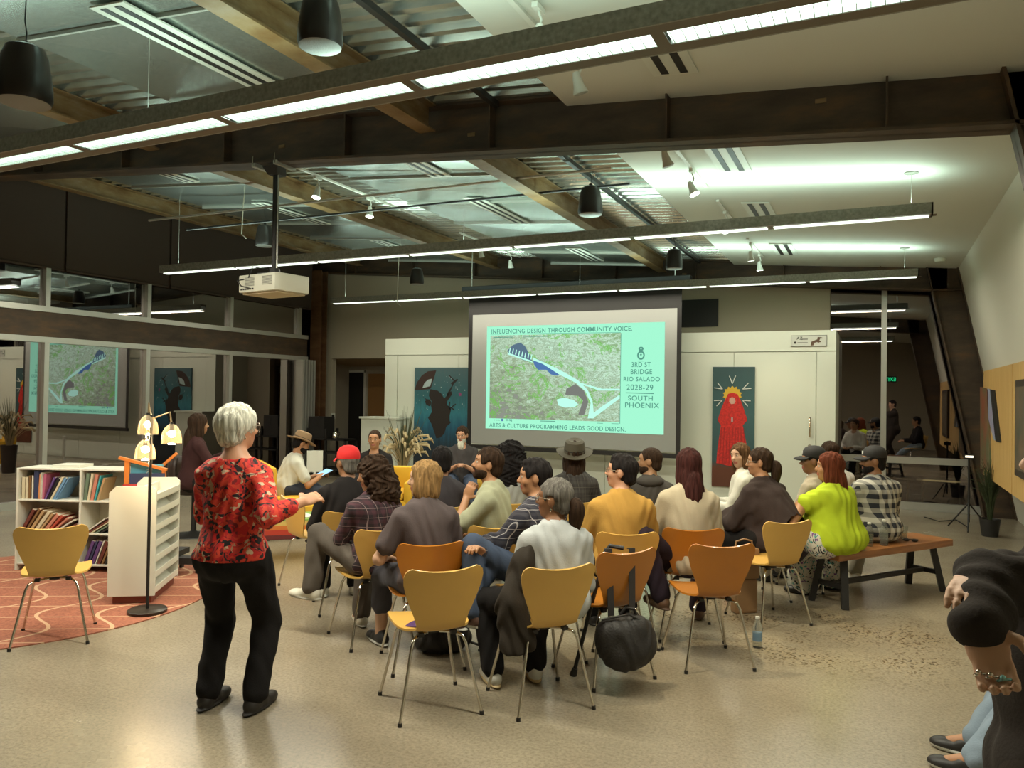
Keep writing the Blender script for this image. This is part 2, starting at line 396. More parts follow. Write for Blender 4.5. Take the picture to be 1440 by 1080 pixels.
# roller shade boxes
sy = [YF, 1.7, 4.55, 7.35, 9.2, 12.7]
for i in range(len(sy) - 1):
    a, b = sy[i] + .02, sy[i + 1] - .02
    t = thing('roller_shade', ['dark brown roller shade far left near the rear', 'dark brown roller shade at the left picture edge', 'dark brown roller shade high on the left wall, first full one from the left',
        'dark brown roller shade high on the left wall, in the middle', 'dark brown roller shade at the far end of the left wall'][i], 'roller shade', (XL, a, 3.40))
    MB().b2((.015, 0, .02), (.035, b - a, ZT(XL) - 3.45)).obj('shade_cloth', M_SHADE, t)
    MB().cyl((.03, 0, .02), (.03, b - a, .02), .022).obj('hem_bar', M_SHADE, t)
# folded door leaves at the corner
t = thing('folding_door_stack', 'stack of narrow aluminium folding door leaves in the far left corner', 'folding door', (XL + .1, 12.3, 0))
for k in range(5): MB().b2((0, k * .085, 0), (.05 + .12, k * .085 + .045, 2.34)).obj('door_leaf', M_ALU, t)
# corner column
t = thing('corner_column', 'brown steel corner post between the folding doors and the taupe wall', 'column', (XL + .1, 12.95, 0))
MB().b2((-.12, -.11, 0), (.14, -.09, 4.25)).b2((-.12, .09, 0), (.14, .11, 4.25)).b2((0, -.1, 0), (.02, .1, 4.25)).obj('post', rust_mat('warm_rust_steel', (.10, .045, .018), (.14, .07, .03), (.18, .10, .045)), t)
# ---- back walls
al, ar, az = atY(465, 600, YB).x, atY(540, 600, YB).x, atY(500, 504, YB).z
xe = atY(1167, 450, YB).x
mb = MB().b2((XL - .2, YB, 0), (al, YB + .15, 5)).b2((al, YB, az), (xe, YB + .15, 5)).b2((ar, YB, 0), (xe, YB + .15, az))
struct('wall_back', mb, M_TAUPE)
# alcove behind the opening
M_OCH = mat('ochre_wall_paint', (.30, .15, .045), .8)
struct('wall_alcove', MB().b2((al - .6, YB + 1.3, 0), (ar + 1.0, YB + 1.4, az + .3)).b2((ar + .9, YB + .15, 0), (ar + 1, YB + 1.3, az + .3)).b2((al - .6, YB + .15, 0), (al - .5, YB + 1.3, az + .3)), M_TAUPE)
struct('ceiling_alcove', MB().prism([(al - .5, YB + .15, az), (ar + .9, YB + .15, az), (ar + .9, YB + .15, az + .03), (al - .5, YB + .15, az + .03)], (0, 1.15, -.12)), mat('alcove_ceiling', (.42, .30, .17), .8))
dl, dr = atY(483, 600, YB + 1.28).x, atY(511, 600, YB + 1.28).x
struct('door_1', MB().b2((dl, YB + 1.27, 0), (dr, YB + 1.31, 2.15)), M_BLACK)
struct('trim_4', MB().b2((dl - .06, YB + 1.26, 0), (dl, YB + 1.3, 2.2)).b2((dr, YB + 1.26, 0), (dr + .06, YB + 1.3, 2.2)).b2((dl - .06, YB + 1.26, 2.15), (dr + .06, YB + 1.3, 2.21)), M_WHITE)
struct('wall_ochre', MB().b2((dr + .16, YB + 1.22, 0), (ar + .9, YB + 1.29, 2.12)), M_OCH)
# black panel on the wall above the block, painting in a clerestory opening's shadow
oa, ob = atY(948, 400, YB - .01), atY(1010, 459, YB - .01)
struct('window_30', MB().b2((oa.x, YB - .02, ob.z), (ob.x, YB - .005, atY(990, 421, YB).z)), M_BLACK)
# white block with sliding doors
YK = 12.4
bx0, bx1 = atY(541, 550, YK).x, atY(1175, 550, YK).x; bz = 2.73
d0, d1 = atY(1010 - 54, 600, YK).x, atY(1147, 600, YK).x; dz = atY(1100, 495, YK).z
mb = MB().b2((bx0, YK + .03, 0), (bx1, YB + .15, bz))
struct('wall_block', mb, M_BLOCK)
def facepanel(n, x0, x1, z0, z1, yo=0): return struct(n, MB().b2((x0, YK - yo, z0), (x1, YK + .03, z1)), M_BLOCK)
facepanel('trim_5', bx0, bx1, dz + .012, bz); e0 = atY(557, 600, YK).x
facepanel('trim_6', bx0, e0, 0, dz); facepanel('trim_7', d1 + .01, bx1, 0, dz)
xs = [e0 + .012, e0 + 1.35, e0 + 2.75, e0 + 4.2, atY(1031, 600, YK).x, d1]
for i in range(5):
    o = facepanel('door_%d' % (i + 2), xs[i] + .004, xs[i + 1] - .004, .02, dz, -.012)
    if i == 4:
        hx = atY(1139, 600, YK).x
        h = MB().cyl((hx, YK - .045, 1.12), (hx, YK - .045, 1.42), .014).cyl((hx, YK, 1.16), (hx, YK - .045, 1.16), .008).cyl((hx, YK, 1.38), (hx, YK - .045, 1.38), .008)
        h.obj('door_handle', M_CHROME, o)
        MB().cyl((hx, YK + .012, .98), (hx, YK - .02, .98), .03).obj('lock', M_CHROME, o)
# right glazed wall
YG = 13.5
gz = atY(1300, 648, YG).z
struct('trim_8', MB().b2((bx1 + .0, YG - .05, gz - .05), (1.9, YG + .05, gz + .05)).b2((bx1, YG - .05, 0), (1.9, YG + .05, .12)), M_ALU)
gx = atY(1243, 500, YG).x
struct('trim_9', MB().b2((gx - .04, YG - .06, 0), (gx + .04, YG + .04, 3.55)), M_ALU)
struct('window_31', MB().b2((bx1 - .3, YG, .1), (gx, YG + .008, 3.8)), M_GLASS2)
struct('window_32', MB().b2((gx, YG, .1), (2.0, YG + .008, 3.8)), M_GLASS2)
# shade tube above the right window
a, b = atY(1176, 452, YG - .2), atY(1176, 462, YG - .2)
# outside shell: dark walls
struct('wall_outside', MB().b2((XL - 4.5, YF, 0), (XL - 4.4, 20, 5)).b2((XL - 4.4, 19.5, 0), (4, 19.6, 6)), mat('night_wall', (.02, .018, .016), .9))
# baseboards
struct('baseboard_back', MB().b2((XL + .3, YB - .015, 0), (al, YB, .09)), M_BLACK)
# exit sign on the rear wall, seen mirrored in the window
t = thing('exit_sign', 'small lit green EXIT sign reflected in the dark window', 'exit sign', (.45, YF + .02, 2.42))
MB().box((0, .02, 0), (.36, .04, .2)).obj('case', M_BLACK, t)
textmesh('letters', 'EXIT', .17, mat('exit_green', (0, .3, .1), emit=(.02, 1, .35), estr=2.5), (0, .043, -.06), (PI / 2, 0, PI), t, 'CENTER', bold=.004, sx=.9)
# ================================================================== HANGING THINGS
M_LAMP = mat('lit_diffuser', (.8, .9, .85), .5, emit=(.80, 1.0, .90), estr=2.6)
M_LAMP2 = mat('lit_diffuser_far', (.8, .9, .85), .5, emit=(.88, 1.0, .86), estr=1.6)
M_GRAYB = mat('galvanised_housing', (.26, .26, .22), .5, .3, noise=.25, nscale=40)
M_BRN = mat('brown_housing', (.16, .13, .09), .5, .3)
def light_line(y, xa, xb, w, louvre, label):
    t = thing('linear_light', label, 'hanging light', (xa, y, LINE_Z)); L = xb - xa
    MB().b2((0, -w / 2, .0), (L, -w / 2 + .012, .10)).b2((0, w / 2 - .012, 0), (L, w / 2, .10)).b2((0, -w / 2, .07), (.012, w / 2, .1)).b2((L - .012, -w / 2, 0), (L, w / 2, .1)).b2((0, -w / 2 + .012, .06), (L, w / 2 - .012, .07)).obj('housing', M_GRAYB, t)
    m1 = MB().b2((0, -w / 2 + .012, 0), (L, -w * .22, .004)).b2((0, w * .22, 0), (L, w / 2 - .012, .004)); m1.obj('bottom_rim', M_BRN, t)
    n = max(1, int(L / 1.28)); s = L / n
    for i in range(n):
        a, b = i * s + .03, (i + 1) * s - .03
        MB().b2((a, -w * .215, .03 if louvre else -.012), (b, w * .215, .034 if louvre else -.001)).obj('lamp_panel', M_LAMP if louvre else M_LAMP2, t)
        MB().b2((b, -w * .22, 0), (b + .06, w * .22, .004)).obj('joint_plate', M_BRN, t)
        if louvre:
            mb = MB(); x = a + .02
            while x < b: mb.b2((x, -w * .215, .004), (x + .003, w * .215, .03)); x += .055
            mb.b2((a, -w * .22, .004), (b, -w * .215, .03)).b2((a, w * .215, .004), (b, w * .22, .03))
            mb.obj('louvre', mat('louvre_metal', (.7, .75, .7), .25, .7), t)
    k = 3
    for i in range(k):
        x = .28 + (L - .45) * i / (k - 1) if louvre is False else .9 + (L - 1.8) * i / (k - 1); zt = ZT(xa + x) - (0.06 if xa + x > -2.1 else .0)
        MB().cyl((x, 0, .07), (x, 0, zt - LINE_Z), .0022, n=6).obj('hanger_wire', M_ALU, t)
        MB().lathe((x, 0, zt - LINE_Z - .012), [(0, 0), (.06, .002), (.062, .012)]).obj('ceiling_rose', M_GRAYB, t)
    return t
light_line(*LINES[0], .31, True, 'nearest hanging light line with bright louvres, crossing in front of the big beam')
light_line(*LINES[1], .17, False, 'middle hanging light line, passing above the projector')
light_line(*LINES[2], .15, False, 'farthest hanging light line, in front of the top of the projector screen')
for k, (u, v, Y) in enumerate(((345, 262, 7.5), (563, 345, 11.2))):
    p = atY(u, v, Y); q = p + Vector((-.05, .0, -1.0 if k else -.62))
    tag(MB().tube([p + Vector((0, 0, .5)), p, p + Vector((-.03, 0, -.25)), q, q + Vector((.08, 0, -.06))], .007, 6).obj('power_cord', mat('white_cord', (.5, .47, .38), .5), smooth=True),
        ['white power cord dropping to the middle light line, left of the projector pole', 'white power cord dropping to the farthest light line, left of the screen'][k], 'cord')
M_SPK = mat('speaker_shell', (.016, .012, .010), .35)
def speaker(u, vb, D, r, label):
    p = atD(u, vb, D); x, y, z = p
    t = thing('pendant_speaker', label, 'speaker', (x, y, z)); h = r * 2.25
    MB().lathe((0, 0, 0), [(r * .93, 0), (r, .03), (r * .97, h * .35), (r * .82, h * .8), (r * .70, h * .95), (r * .5, h), (0, h)], 32).obj('shell', M_SPK, t, smooth=True)
    MB().lathe((0, 0, -.004), [(0, 0), (r * .88, 0), (r * .93, .004)], 32).obj('grille', mat('speaker_grille', (.26, .26, .24), .6, bump=.5, bscale=300), t, smooth=True)
    zt = ZT(x) - z
    MB().tube([(0, 0, h), (.01, 0, h + .08), (-.012, 0, h + .16), (0, 0, zt)], .004, 6).obj('cable', M_BLACK, t)
    MB().cyl((0, 0, h), (0, 0, h + .03), .018).obj('bracket', M_BLACK, t)
speaker(34, 145, 4.7, .155, 'large dark pendant speaker at the upper left edge')
speaker(450, 66, 4.15, .122, 'dark pendant speaker at the top, left of centre')
speaker(830, 302, 7.9, .128, 'dark pendant speaker hanging beyond the big beam, left of the white ceiling')
speaker(948, 378, 11.2, .125, 'dark pendant speaker over the right end of the projector screen')
speaker(586, 400, 12.4, .115, 'small dark pendant speaker left of the projector screen')
speaker(372, 346, 10.8, .13, 'dark pendant speaker in shadow behind the projector pole')
M_TRACKW = mat('white_track_lamp', (.62, .62, .55), .4)
def track_head(x, y, z, label, aim=(0.25, -.35, -1), power=0, lit=False):
    t = thing('track_spotlight', label, 'spotlight', (x, y, z)); a = Vector(aim).normalized(); c = Vector((0, 0, -.17))
    MB().box((0, 0, -.02), (.035, .11, .03)).obj('adapter', M_TRACKW, t)
    MB().tube([(0, 0, -.03), (0.02, 0, -.09), (0, 0, -.15)], .007, 8).obj('arm', M_TRACKW, t, smooth=True)
    MB().tube([c - a * .06, c - a * .02, c + a * .03, c + a * .075], [.018, .03, .036, .052], 16).obj('lamp_head', M_TRACKW, t, smooth=True)
    MB().cyl(c + a * .076, c + a * .0775, .046, n=16).obj('lens', mat('lit_lens', (.9, .95, .9), .3, emit=(.9, 1, .9), estr=9) if lit else mat('dim_lens', (.5, .52, .48), .2), t)
    if power:
        l = bpy.data.lights.new('spot', 'SPOT'); l.energy = power; l.color = (1.0, .86, .58); l.spot_size = math.radians(62); l.spot_blend = .7; l.shadow_soft_size = .03
        o = bpy.data.objects.new('spot_lamp', l); COL.objects.link(o); o.parent = t; o.location = c + a * .09
        o.rotation_euler = a.to_track_quat('-Z', 'Y').to_euler()
def track(x, y0, y1, label):
    zt = min(ZT(x) - .06, 9) if x > -2.2 else ZT(x) - .10
    tag(MB().b2((x - .017, y0, zt - .022), (x + .017, y1, zt - .001)).obj('light_track', M_TRACKW), label, 'light track'); return zt - .022
z = track(-1.85, 2.6, 4.6, 'white light track on the white ceiling in the near bay')
p = atz(757, 14, 3.85); track_head(p.x, p.y, z, 'white spotlight at the top edge near the slot diffuser', (-.4, .3, -1), 0, False)
p = atz(813, 84, 3.85); track_head(p.x, p.y, z, 'white spotlight just in front of the big beam', (.2, .3, -1), 190)
z = track(-1.6, 5.9, 8.0, 'white light track on the white ceiling right behind the big beam')
track_head(-1.6, 6.3, z, 'dark-looking spotlight right behind the big beam', (.3, .2, -1), 90)
track_head(-1.6, 7.3, z, 'glowing spotlight behind the big beam, second on its track', (.45, -.1, -1), 120, True)
z = track(-1.6, 8.6, 10.2, 'white light track above the right part of the middle light line')
track_head(-1.6, 9.1, z, 'white spotlight above the middle light line', (.1, -.5, -1), 0, True)
z = track(-1.6, 10.8, 12.4, 'far white light track near the far beam')
track_head(-1.6, 11.1, z, 'glowing spotlight near the far beam, nearer of two', (.1, .3, -1), 60, True)
track_head(-1.6, 12.0, z, 'glowing spotlight near the far beam, farther of two', (.1, .2, -1), 0, True)
z = track(-5.75, 6.3, 9.2, 'light track under the metal deck beside the bright duct, nearer one')
track_head(-5.75, 6.9, z, 'brightly lit spotlight left of the bright duct, nearest', (.0, -.3, -1), 120, True)
track_head(-5.75, 7.9, z, 'brightly lit spotlight left of the bright duct, second', (.1, -.2, -1), 90, True)
z = track(-5.75, 10.2, 12.4, 'light track under the metal deck beside the bright duct, farther one')
track_head(-5.75, 10.9, z, 'spotlight at the far end left of the bright duct, nearer one', (0, .3, -1), 0, False)
track_head(-5.75, 12.0, z, 'spotlight at the far end left of the bright duct, farther one', (0, .3, -1), 50, False)
z = track(-8.6, 1.5, 4.8, 'light track at the far upper left, near bay')
# conduit rails crossing the far bay
for k, (u0, v0, Y) in enumerate(((520, 262, 7.0), (520, 268, 7.6))):
    p = atY(u0, v0, Y); z = ZT(-4) - .25
    tag(MB().cyl((-8.6, Y, z + .02), (-2.3, Y, z), .014, n=8).obj('conduit_pipe', M_ALU if k == 0 else M_BLACK), 'thin %s pipe crossing below the bright duct behind the big beam' % ('silver' if k == 0 else 'dark'), 'pipe')
# sprinklers and smoke detector
for k, (u, v) in enumerate(((1147, 218), (1183, 344))):
    X = None
    for Y in np.arange(6, 13, .02):
        p = atY(u, v, Y)
        if p.z <= zc(p.x) or Y > 12.9: break
    tt = thing('sprinkler_head', 'small ceiling sprinkler %s on the white ceiling' % ('behind the big beam' if k == 0 else 'near the far beam'), 'sprinkler', (p.x, p.y, zc(p.x)))
    MB().lathe((0, 0, -.012), [(0, 0), (.035, 0), (.035, .012)]).obj('escutcheon', M_ALU, tt); MB().cyl((0, 0, -.05), (0, 0, -.01), .008).cyl((0, 0, -.052), (0, 0, -.05), .022).obj('deflector', M_BRN, tt)
p = atY(1322, 372, 12.3); tt = thing('smoke_detector', 'round white smoke detector in the far right ceiling corner', 'smoke detector', (p.x, 12.3, zc(p.x)))
MB().lathe((0, 0, -.05), [(0, 0), (.06, 0), (.075, .02), (.08, .05)]).obj('housing', M_BLOCK, tt, smooth=True)
# ---- projector
t = thing('projector', 'white ceiling projector hanging from the big beam on a black pole', 'projector', (-5.07, 5.5, 2.60)); t.rotation_euler = (0, 0, math.radians(-8))
M_PW = mat('projector_white', (.60, .60, .50), .4)
MB().prism([(-.27, -.14, 0), (-.25, -.2, 0), (.25, -.2, 0), (.28, -.14, 0), (.28, .17, 0), (.24, .2, 0), (-.24, .2, 0), (-.27, .17, 0)], (0, 0, .16)).obj('body', M_PW, t, bevel=.012, smooth=True)
MB().prism([(-.24, -.16, -.015), (.24, -.16, -.015), (.24, .16, -.015), (-.24, .16, -.015)], (0, 0, .016)).obj('underside', mat('projector_base', (.50, .42, .27), .5), t)
for i, (a, b) in enumerate(((-.16, 3), (.08, 4))):
    mb = MB()
    for j in range(7): mb.b2((a, -.204, .055 + j * .012), (a + .13, -.2, .061 + j * .012))
    mb.obj('vent_grille', mat('vent_grey', (.25, .25, .21), .6), t)
mb = MB()
for i in range(6): mb.b2((-.22 + i * .032, -.204, .02), (-.20 + i * .032, -.2, .034))
mb.obj('ports', M_BLACK, t)
MB().cyl((.12, .2, .08), (.12, .225, .08), .05, n=24).obj('lens', M_BLACK, t)
MB().tube([(-.17, -.205, .12), (-.19, -.26, .10), (-.15, -.25, .05), (-.08, -.21, .03)], .006, 6).tube([(-.1, -.21, .13), (-.12, -.15, .24), (-.02, -.06, .22)], .005, 6).obj('cable', M_BLACK, t)
t = thing('projector_mount', 'black ceiling pole clamped to the big beam, carrying the projector', 'projector mount', (-5.07, 5.5, 2.775))
MB().cyl((0, 0, .05), (0, 0, .98), .028).obj('pole', M_BLACK, t, smooth=True)
MB().cyl((.034, -.01, .05), (.034, -.01, .95), .006, n=8).obj('cable_tube', M_ALU, t)
MB().b2((-.12, -.1, 0), (.12, .1, .012)).cyl((-.09, -.07, -.014), (-.09, -.07, .01), .008).cyl((0, 0, .01), (0, 0, .06), .05).obj('head_plate', M_BLACK, t)
MB().prism([(-.055, -.05, .93), (.055, -.05, .93), (.09, -.09, 1.0), (-.09, -.09, 1.0)], (0, .12, 0)).obj('collar', M_BLACK, t)
MB().bar((-.16, -.13, 1.012), (-.16, .13, 1.012), .04, .035).bar((.10, -.13, 1.012), (.10, .13, 1.012), .04, .035).obj('beam_clamp', M_ALU, t)
for sx in (-.16, .10): MB().cyl((sx, -.135, 1.0), (sx, -.135, 1.09), .007).obj('clamp_bolt', M_CHROME, t)
# ---- projection screen
SY = 11.9
M_SCR = mat('screen_fabric', (.34, .35, .33), .85)
t = thing('projection_screen', 'large pull-down projection screen with black border, hanging in front of the white doors', 'projection screen', (-4.63, SY, .74))
def LX(x): return x + 4.63
MB().b2((LX(-6.42), 0, .09), (LX(-2.81), .004, 2.34)).obj('screen_fabric', M_SCR, t)
MB().b2((LX(-6.50), .002, .05), (LX(-6.42), .007, 2.34)).b2((LX(-2.81), .002, .05), (LX(-2.74), .007, 2.34)).b2((LX(-6.50), .002, 2.34), (LX(-2.74), .007, 2.72)).obj('black_border', M_BLACK, t)
MB().b2((LX(-6.50), -.02, .0), (LX(-2.74), .03, .07)).obj('bottom_bar', M_BLACK, t)
MB().b2((LX(-6.62), -.07, 2.72), (LX(-2.60), .09, 2.84)).obj('roller_case', M_BLACK, t, bevel=.015)
for x in (-6.45, -2.85): MB().cyl((LX(x), 0, 2.84), (LX(x), 0, ZT(x) - .75), .008).obj('hanging_rod', M_ALU, t)
# projected slide (light on the fabric)
def emi(name, c, s=1.0): return mat(name, (0, 0, 0), 1, spec=0, emit=c, estr=s)
M_SL = emi('slide_mint', (.36, .90, .62), .95); M_SLT = emi('slide_ink', (.10, .32, .24), .9); M_SLB = emi('slide_blue', (.10, .22, .48), .8); M_SLW = emi('slide_white', (.50, .98, .80), .95)
def slide_photo():
    M = emi('slide_aerial', (.3, .4, .3), .95); nt, b = nodes_of(M); tc = N(nt, 'ShaderNodeTexCoord'); L = nt.links
    n1 = N(nt, 'ShaderNodeTexNoise', Scale=7.0, Detail=10.0, Roughness=.8, Distortion=.5); mp = N(nt, 'ShaderNodeMapping'); mp.inputs['Rotation'].default_value = (0, .5, 0); mp.inputs['Scale'].default_value = (1, 1, 2)
    L.new(tc.outputs['Object'], mp.inputs[0]); L.new(mp.outputs[0], n1.inputs['Vector'])
    sx = N(nt, 'ShaderNodeSeparateXYZ'); L.new(tc.outputs['Object'], sx.inputs[0])
    # right and top side brighter (fields), left bottom grey-mauve with green trees
    a = N(nt, 'ShaderNodeMath', operation='MULTIPLY_ADD'); a.inputs[1].default_value = .08; a.inputs[2].default_value = .03; L.new(sx.outputs[0], a.inputs[0])
    c = N(nt, 'ShaderNodeMath', operation='MULTIPLY_ADD'); c.inputs[1].default_value = .14; L.new(sx.outputs[2], c.inputs[0]); L.new(a.outputs[0], c.inputs[2])
    d = N(nt, 'ShaderNodeMath', operation='ADD'); L.new(n1.outputs['Fac'], d.inputs[0]); L.new(c.outputs[0], d.inputs[1])
    col = ramp(nt, d.outputs[0], [(.30, (.24, .25, .22)), (.52, (.27, .29, .25)), (.56, (.16, .27, .10)), (.60, (.45, .54, .42)), (.64, (.20, .30, .14)), (.69, (.60, .82, .64)), (.74, (.22, .32, .18)), (.80, (.62, .88, .70)), (.88, (.26, .42, .22))])
    n2 = N(nt, 'ShaderNodeTexNoise', Scale=3.0, Detail=8.0, Roughness=.7, Distortion=1.5); L.new(tc.outputs['Object'], n2.inputs['Vector'])
    f = ramp(nt, n2.outputs['Fac'], [(.54, (0, 0, 0)), (.585, (1, 1, 1)), (.62, (0, 0, 0))])
    mx = N(nt, 'ShaderNodeMix', data_type='RGBA'); L.new(f, mx.inputs[0]); L.new(col, mx.inputs[6]); mx.inputs[7].default_value = (.16, .50, .07, 1)
    L.new(mx.outputs[2], b.inputs['Emission Color']); return M
def sp(u, v, k=0): p = atY(u, v, SY); return (p.x + 4.63, -.002 - .0012 * k, p.z - .74)
def spoly(name, pts, m, k): MB().prism([sp(u, v, k) for u, v in pts], (0, .0008, 0)).obj(name, m, sl)
def q4(x0, y0, x1, y1, s=4.0): return [(640 + x0 / s, 380 + y0 / s), (640 + x1 / s, 380 + y0 / s), (640 + x1 / s, 380 + y1 / s), (640 + x0 / s, 380 + y1 / s)]
sl = MB().b2((LX(-6.135), -.0025, .36), (LX(-3.0), -.001, 2.13)).obj('projected_slide', M_SL, t)
sl['label'] = 'bright mint slide with an aerial photo and lettering'
ph = [(690, 472), (872.5, 471), (872.5, 593), (688.5, 587.5)]
p0, p1 = sp(690, 472), sp(872, 592)
MB().b2((p0[0], -.0045, sp(689, 588)[2]), (p1[0], -.0035, p0[2])).obj('aerial_photo', slide_photo(), sl)
z_ = lambda pts: [(680 + x / 6, 440 + y / 6) for x, y in pts]
spoly('river', z_([(415, 385), (480, 400), (560, 450), (680, 500), (620, 530), (570, 520), (530, 480), (460, 480), (430, 440)]), M_SLB, 3)
spoly('bridge', z_([(200, 320), (250, 270), (310, 250), (350, 280), (400, 370), (415, 420), (330, 395), (220, 350)]), emi('slide_bridge', (.12, .2, .28), .8), 3)
mbb = MB()
for i in range(8):
    x = 215 + i * 26; y = 305 + i * 8
    mbb.prism([sp(680 + a / 6, 440 + b / 6, 5) for a, b in ((x, y + 30), (x + 9, y + 33), (x + 16, y - 10), (x + 9, y - 10))], (0, .0008, 0))
mbb.prism([sp(680 + a / 6, 440 + b / 6, 4) for a, b in ((205, 335), (410, 405), (415, 420), (205, 350))], (0, .0008, 0))
mbb.obj('bridge_arches', M_SLW, sl)
spoly('road', z_([(415, 375), (560, 440), (680, 500), (800, 570), (880, 650), (920, 740), (935, 890), (880, 890), (905, 760), (860, 660), (780, 590), (640, 520), (500, 430), (420, 400)]), M_SLW, 4)
spoly('road', z_([(1150, 690), (1150, 720), (980, 850), (935, 880), (920, 850), (1000, 790)]), M_SLW, 4)
spoly('road', z_([(820, 590), (1000, 640), (1150, 640), (1150, 655), (980, 655), (830, 605)]), M_SLW, 4)
spoly('pond', z_([(620, 730), (680, 715), (760, 735), (800, 770), (770, 795), (690, 800), (630, 780)]), M_SLW, 4)
spoly('dark_field', z_([(700, 640), (780, 600), (850, 660), (885, 750), (850, 860), (800, 860), (840, 740), (800, 700), (690, 690)]), emi('slide_mauve', (.2, .21, .19), .9), 3)
mbb = MB()
def sline(u0, v0, u1, v1, w=.5): mbb.prism([sp(u0, v0 - w / 2, 3), sp(u1, v1 - w / 2, 3), sp(u1, v1 + w / 2, 3), sp(u0, v0 + w / 2, 3)], (0, .0008, 0))
sline(690, 470, 873, 467.5); sline(873.5, 467, 873.5 - .0, 468); sline(694, 474.5, 722, 474, 1); sline(735, 474, 772, 473, .6); sline(760, 592, 781, 592.5, 1); sline(840, 595, 848, 595.4, .6); sline(860, 595.6, 870, 596, .6)
mbb.b2((sp(873, 500)[0] - .004, -.005, sp(873, 596)[2]), (sp(873, 500)[0] + .004, -.004, sp(873, 469)[2])); sline(880, 552.3, 919.5, 553.5, 1.2)
mbb.obj('rule_lines', M_SLT, sl)
def stext(body, u0, u1, v, sz, align='LEFT', bold=.0014):
    a = sp(u0, v); b = sp(u1, v); o = textmesh('lettering', body, sz, M_SLT, (a[0], -.005, a[2]), (PI / 2, 0, 0), sl, 'LEFT', bold=bold)
    w = max(v_.co.x for v_ in o.data.vertices) or 1; o.scale = ((b[0] - a[0]) / w, 1, 1); return o
# sit text on straight rows
stext('INFLUENCING DESIGN THROUGH COMMUNITY VOICE.', 691, 889, 469.3, .105)
stext('ARTS & CULTURE PROGRAMMING LEADS GOOD DESIGN.', 688.5, 880, 600, .095)
stext('3RD ST', 888, 915, 516, .11); stext('BRIDGE', 886.5, 917, 526, .11); stext('RIO SALADO', 876.5, 928, 536, .10); stext('2028-29', 881, 918.5, 548.3, .125); stext('SOUTH', 883, 918, 563, .11); stext('PHOENIX', 878.5, 927, 573, .115)
stext('TCA', 694, 703, 591.5, .03, bold=0); stext('DSJ', 711, 720, 591.8, .045, bold=.001)
mbb = MB().lathe((0, 0, 0), [(.03, 0), (0, .001)], 16)
o = MB().cyl((sp(706.3, 590.5)[0], -.0055, sp(706.3, 590.5)[2]), (sp(706.3, 590.5)[0], -.004, sp(706.3, 590.5)[2]), .022).obj('round_logo', M_SLB, sl)
# crest: stacked ring bird-like seal
cx, cz = sp(901.5, 497)[0], sp(901.5, 497)[2]
mb = MB()
def ringp(mb, c, r0, r1, n=24, y=-.0052, a0=0, a1=2 * PI, sy=1.0):
    for i in range(n):
        a, b = a0 + (a1 - a0) * i / n, a0 + (a1 - a0) * (i + 1) / n
        mb.prism([(c[0] + r0 * math.cos(a), y, c[1] + sy * r0 * math.sin(a)), (c[0] + r1 * math.cos(a), y, c[1] + sy * r1 * math.sin(a)), (c[0] + r1 * math.cos(b), y, c[1] + sy * r1 * math.sin(b)), (c[0] + r0 * math.cos(b), y, c[1] + sy * r0 * math.sin(b))], (0, .0008, 0))
ringp(mb, (cx, cz - .03), .038, .062, sy=1.15); ringp(mb, (cx, cz + .075), .012, .042, sy=.75); ringp(mb, (cx, cz - .02), .0, .015); mb.b2((cx - .035, -.0052, cz + .035), (cx + .035, -.0044, cz + .05)); mb.b2((cx - .05, -.0052, cz - .125), (cx + .05, -.0044, cz - .118))
mb.obj('crest', M_SLT, sl)
# ---- paintings
PY = 12.40
def PW(u, v, k=0): p = atY(u, v, PY); return Vector((p.x, PY - .028 - .0015 * k, p.z))
def grad_mat(name, stops, z0, z1, nz=.25, ns=5):
    M = mat(name, (.1, .2, .2), .6); nt, b = nodes_of(M); tc = N(nt, 'ShaderNodeTexCoord'); sx = N(nt, 'ShaderNodeSeparateXYZ'); L = nt.links; L.new(tc.outputs['Object'], sx.inputs[0])
    mr = N(nt, 'ShaderNodeMapRange'); mr.inputs[1].default_value = z0; mr.inputs[2].default_value = z1; L.new(sx.outputs[2], mr.inputs[0])
    n = N(nt, 'ShaderNodeTexNoise', Scale=ns, Detail=6.0); mp = N(nt, 'ShaderNodeMapping'); mp.inputs['Scale'].default_value = (4, 1, .6); L.new(tc.outputs['Object'], mp.inputs[0]); L.new(mp.outputs[0], n.inputs['Vector'])
    a = N(nt, 'ShaderNodeMath', operation='MULTIPLY_ADD'); a.inputs[1].default_value = nz; L.new(n.outputs['Fac'], a.inputs[0]); L.new(mr.outputs[0], a.inputs[2])
    s = N(nt, 'ShaderNodeMath', operation='SUBTRACT'); s.inputs[1].default_value = nz / 2; L.new(a.outputs[0], s.inputs[0]); L.new(ramp(nt, s.outputs[0], stops), b.inputs['Base Color']); return M
t = thing('painting', 'blue painting of a black heart-like silhouette with a fan, left of the screen', 'painting', (-7.35, PY, .3))
t.location = (0, 0, 0)
z0, z1 = PW(583, 680).z, PW(583, 517).z
MB().b2((PW(583, 600).x, PY - .026, z0), (PW(659, 600).x, PY, z1)).obj('canvas', grad_mat('blue_canvas', [(.0, (.008, .009, .015)), (.32, (.010, .022, .036)), (.5, (.012, .10, .17)), (.62, (.03, .19, .24)), (.75, (.025, .12, .14)), (1, (.06, .11, .12))], z0, z1), t)
M_INK = mat('ink_black', (.018, .013, .010), .7); M_STAR = mat('pale_paint', (.35, .45, .45), .7)
zz = lambda pts: [PW(580 + x / 7.2, 500 + y / 7.2, 1) for x, y in pts]
def ink(name, pts, m=M_INK, k=0): MB().prism([p + Vector((0, -.0015 * k, 0)) for p in zz(pts)], (0, .001, 0)).obj(name, m, t)
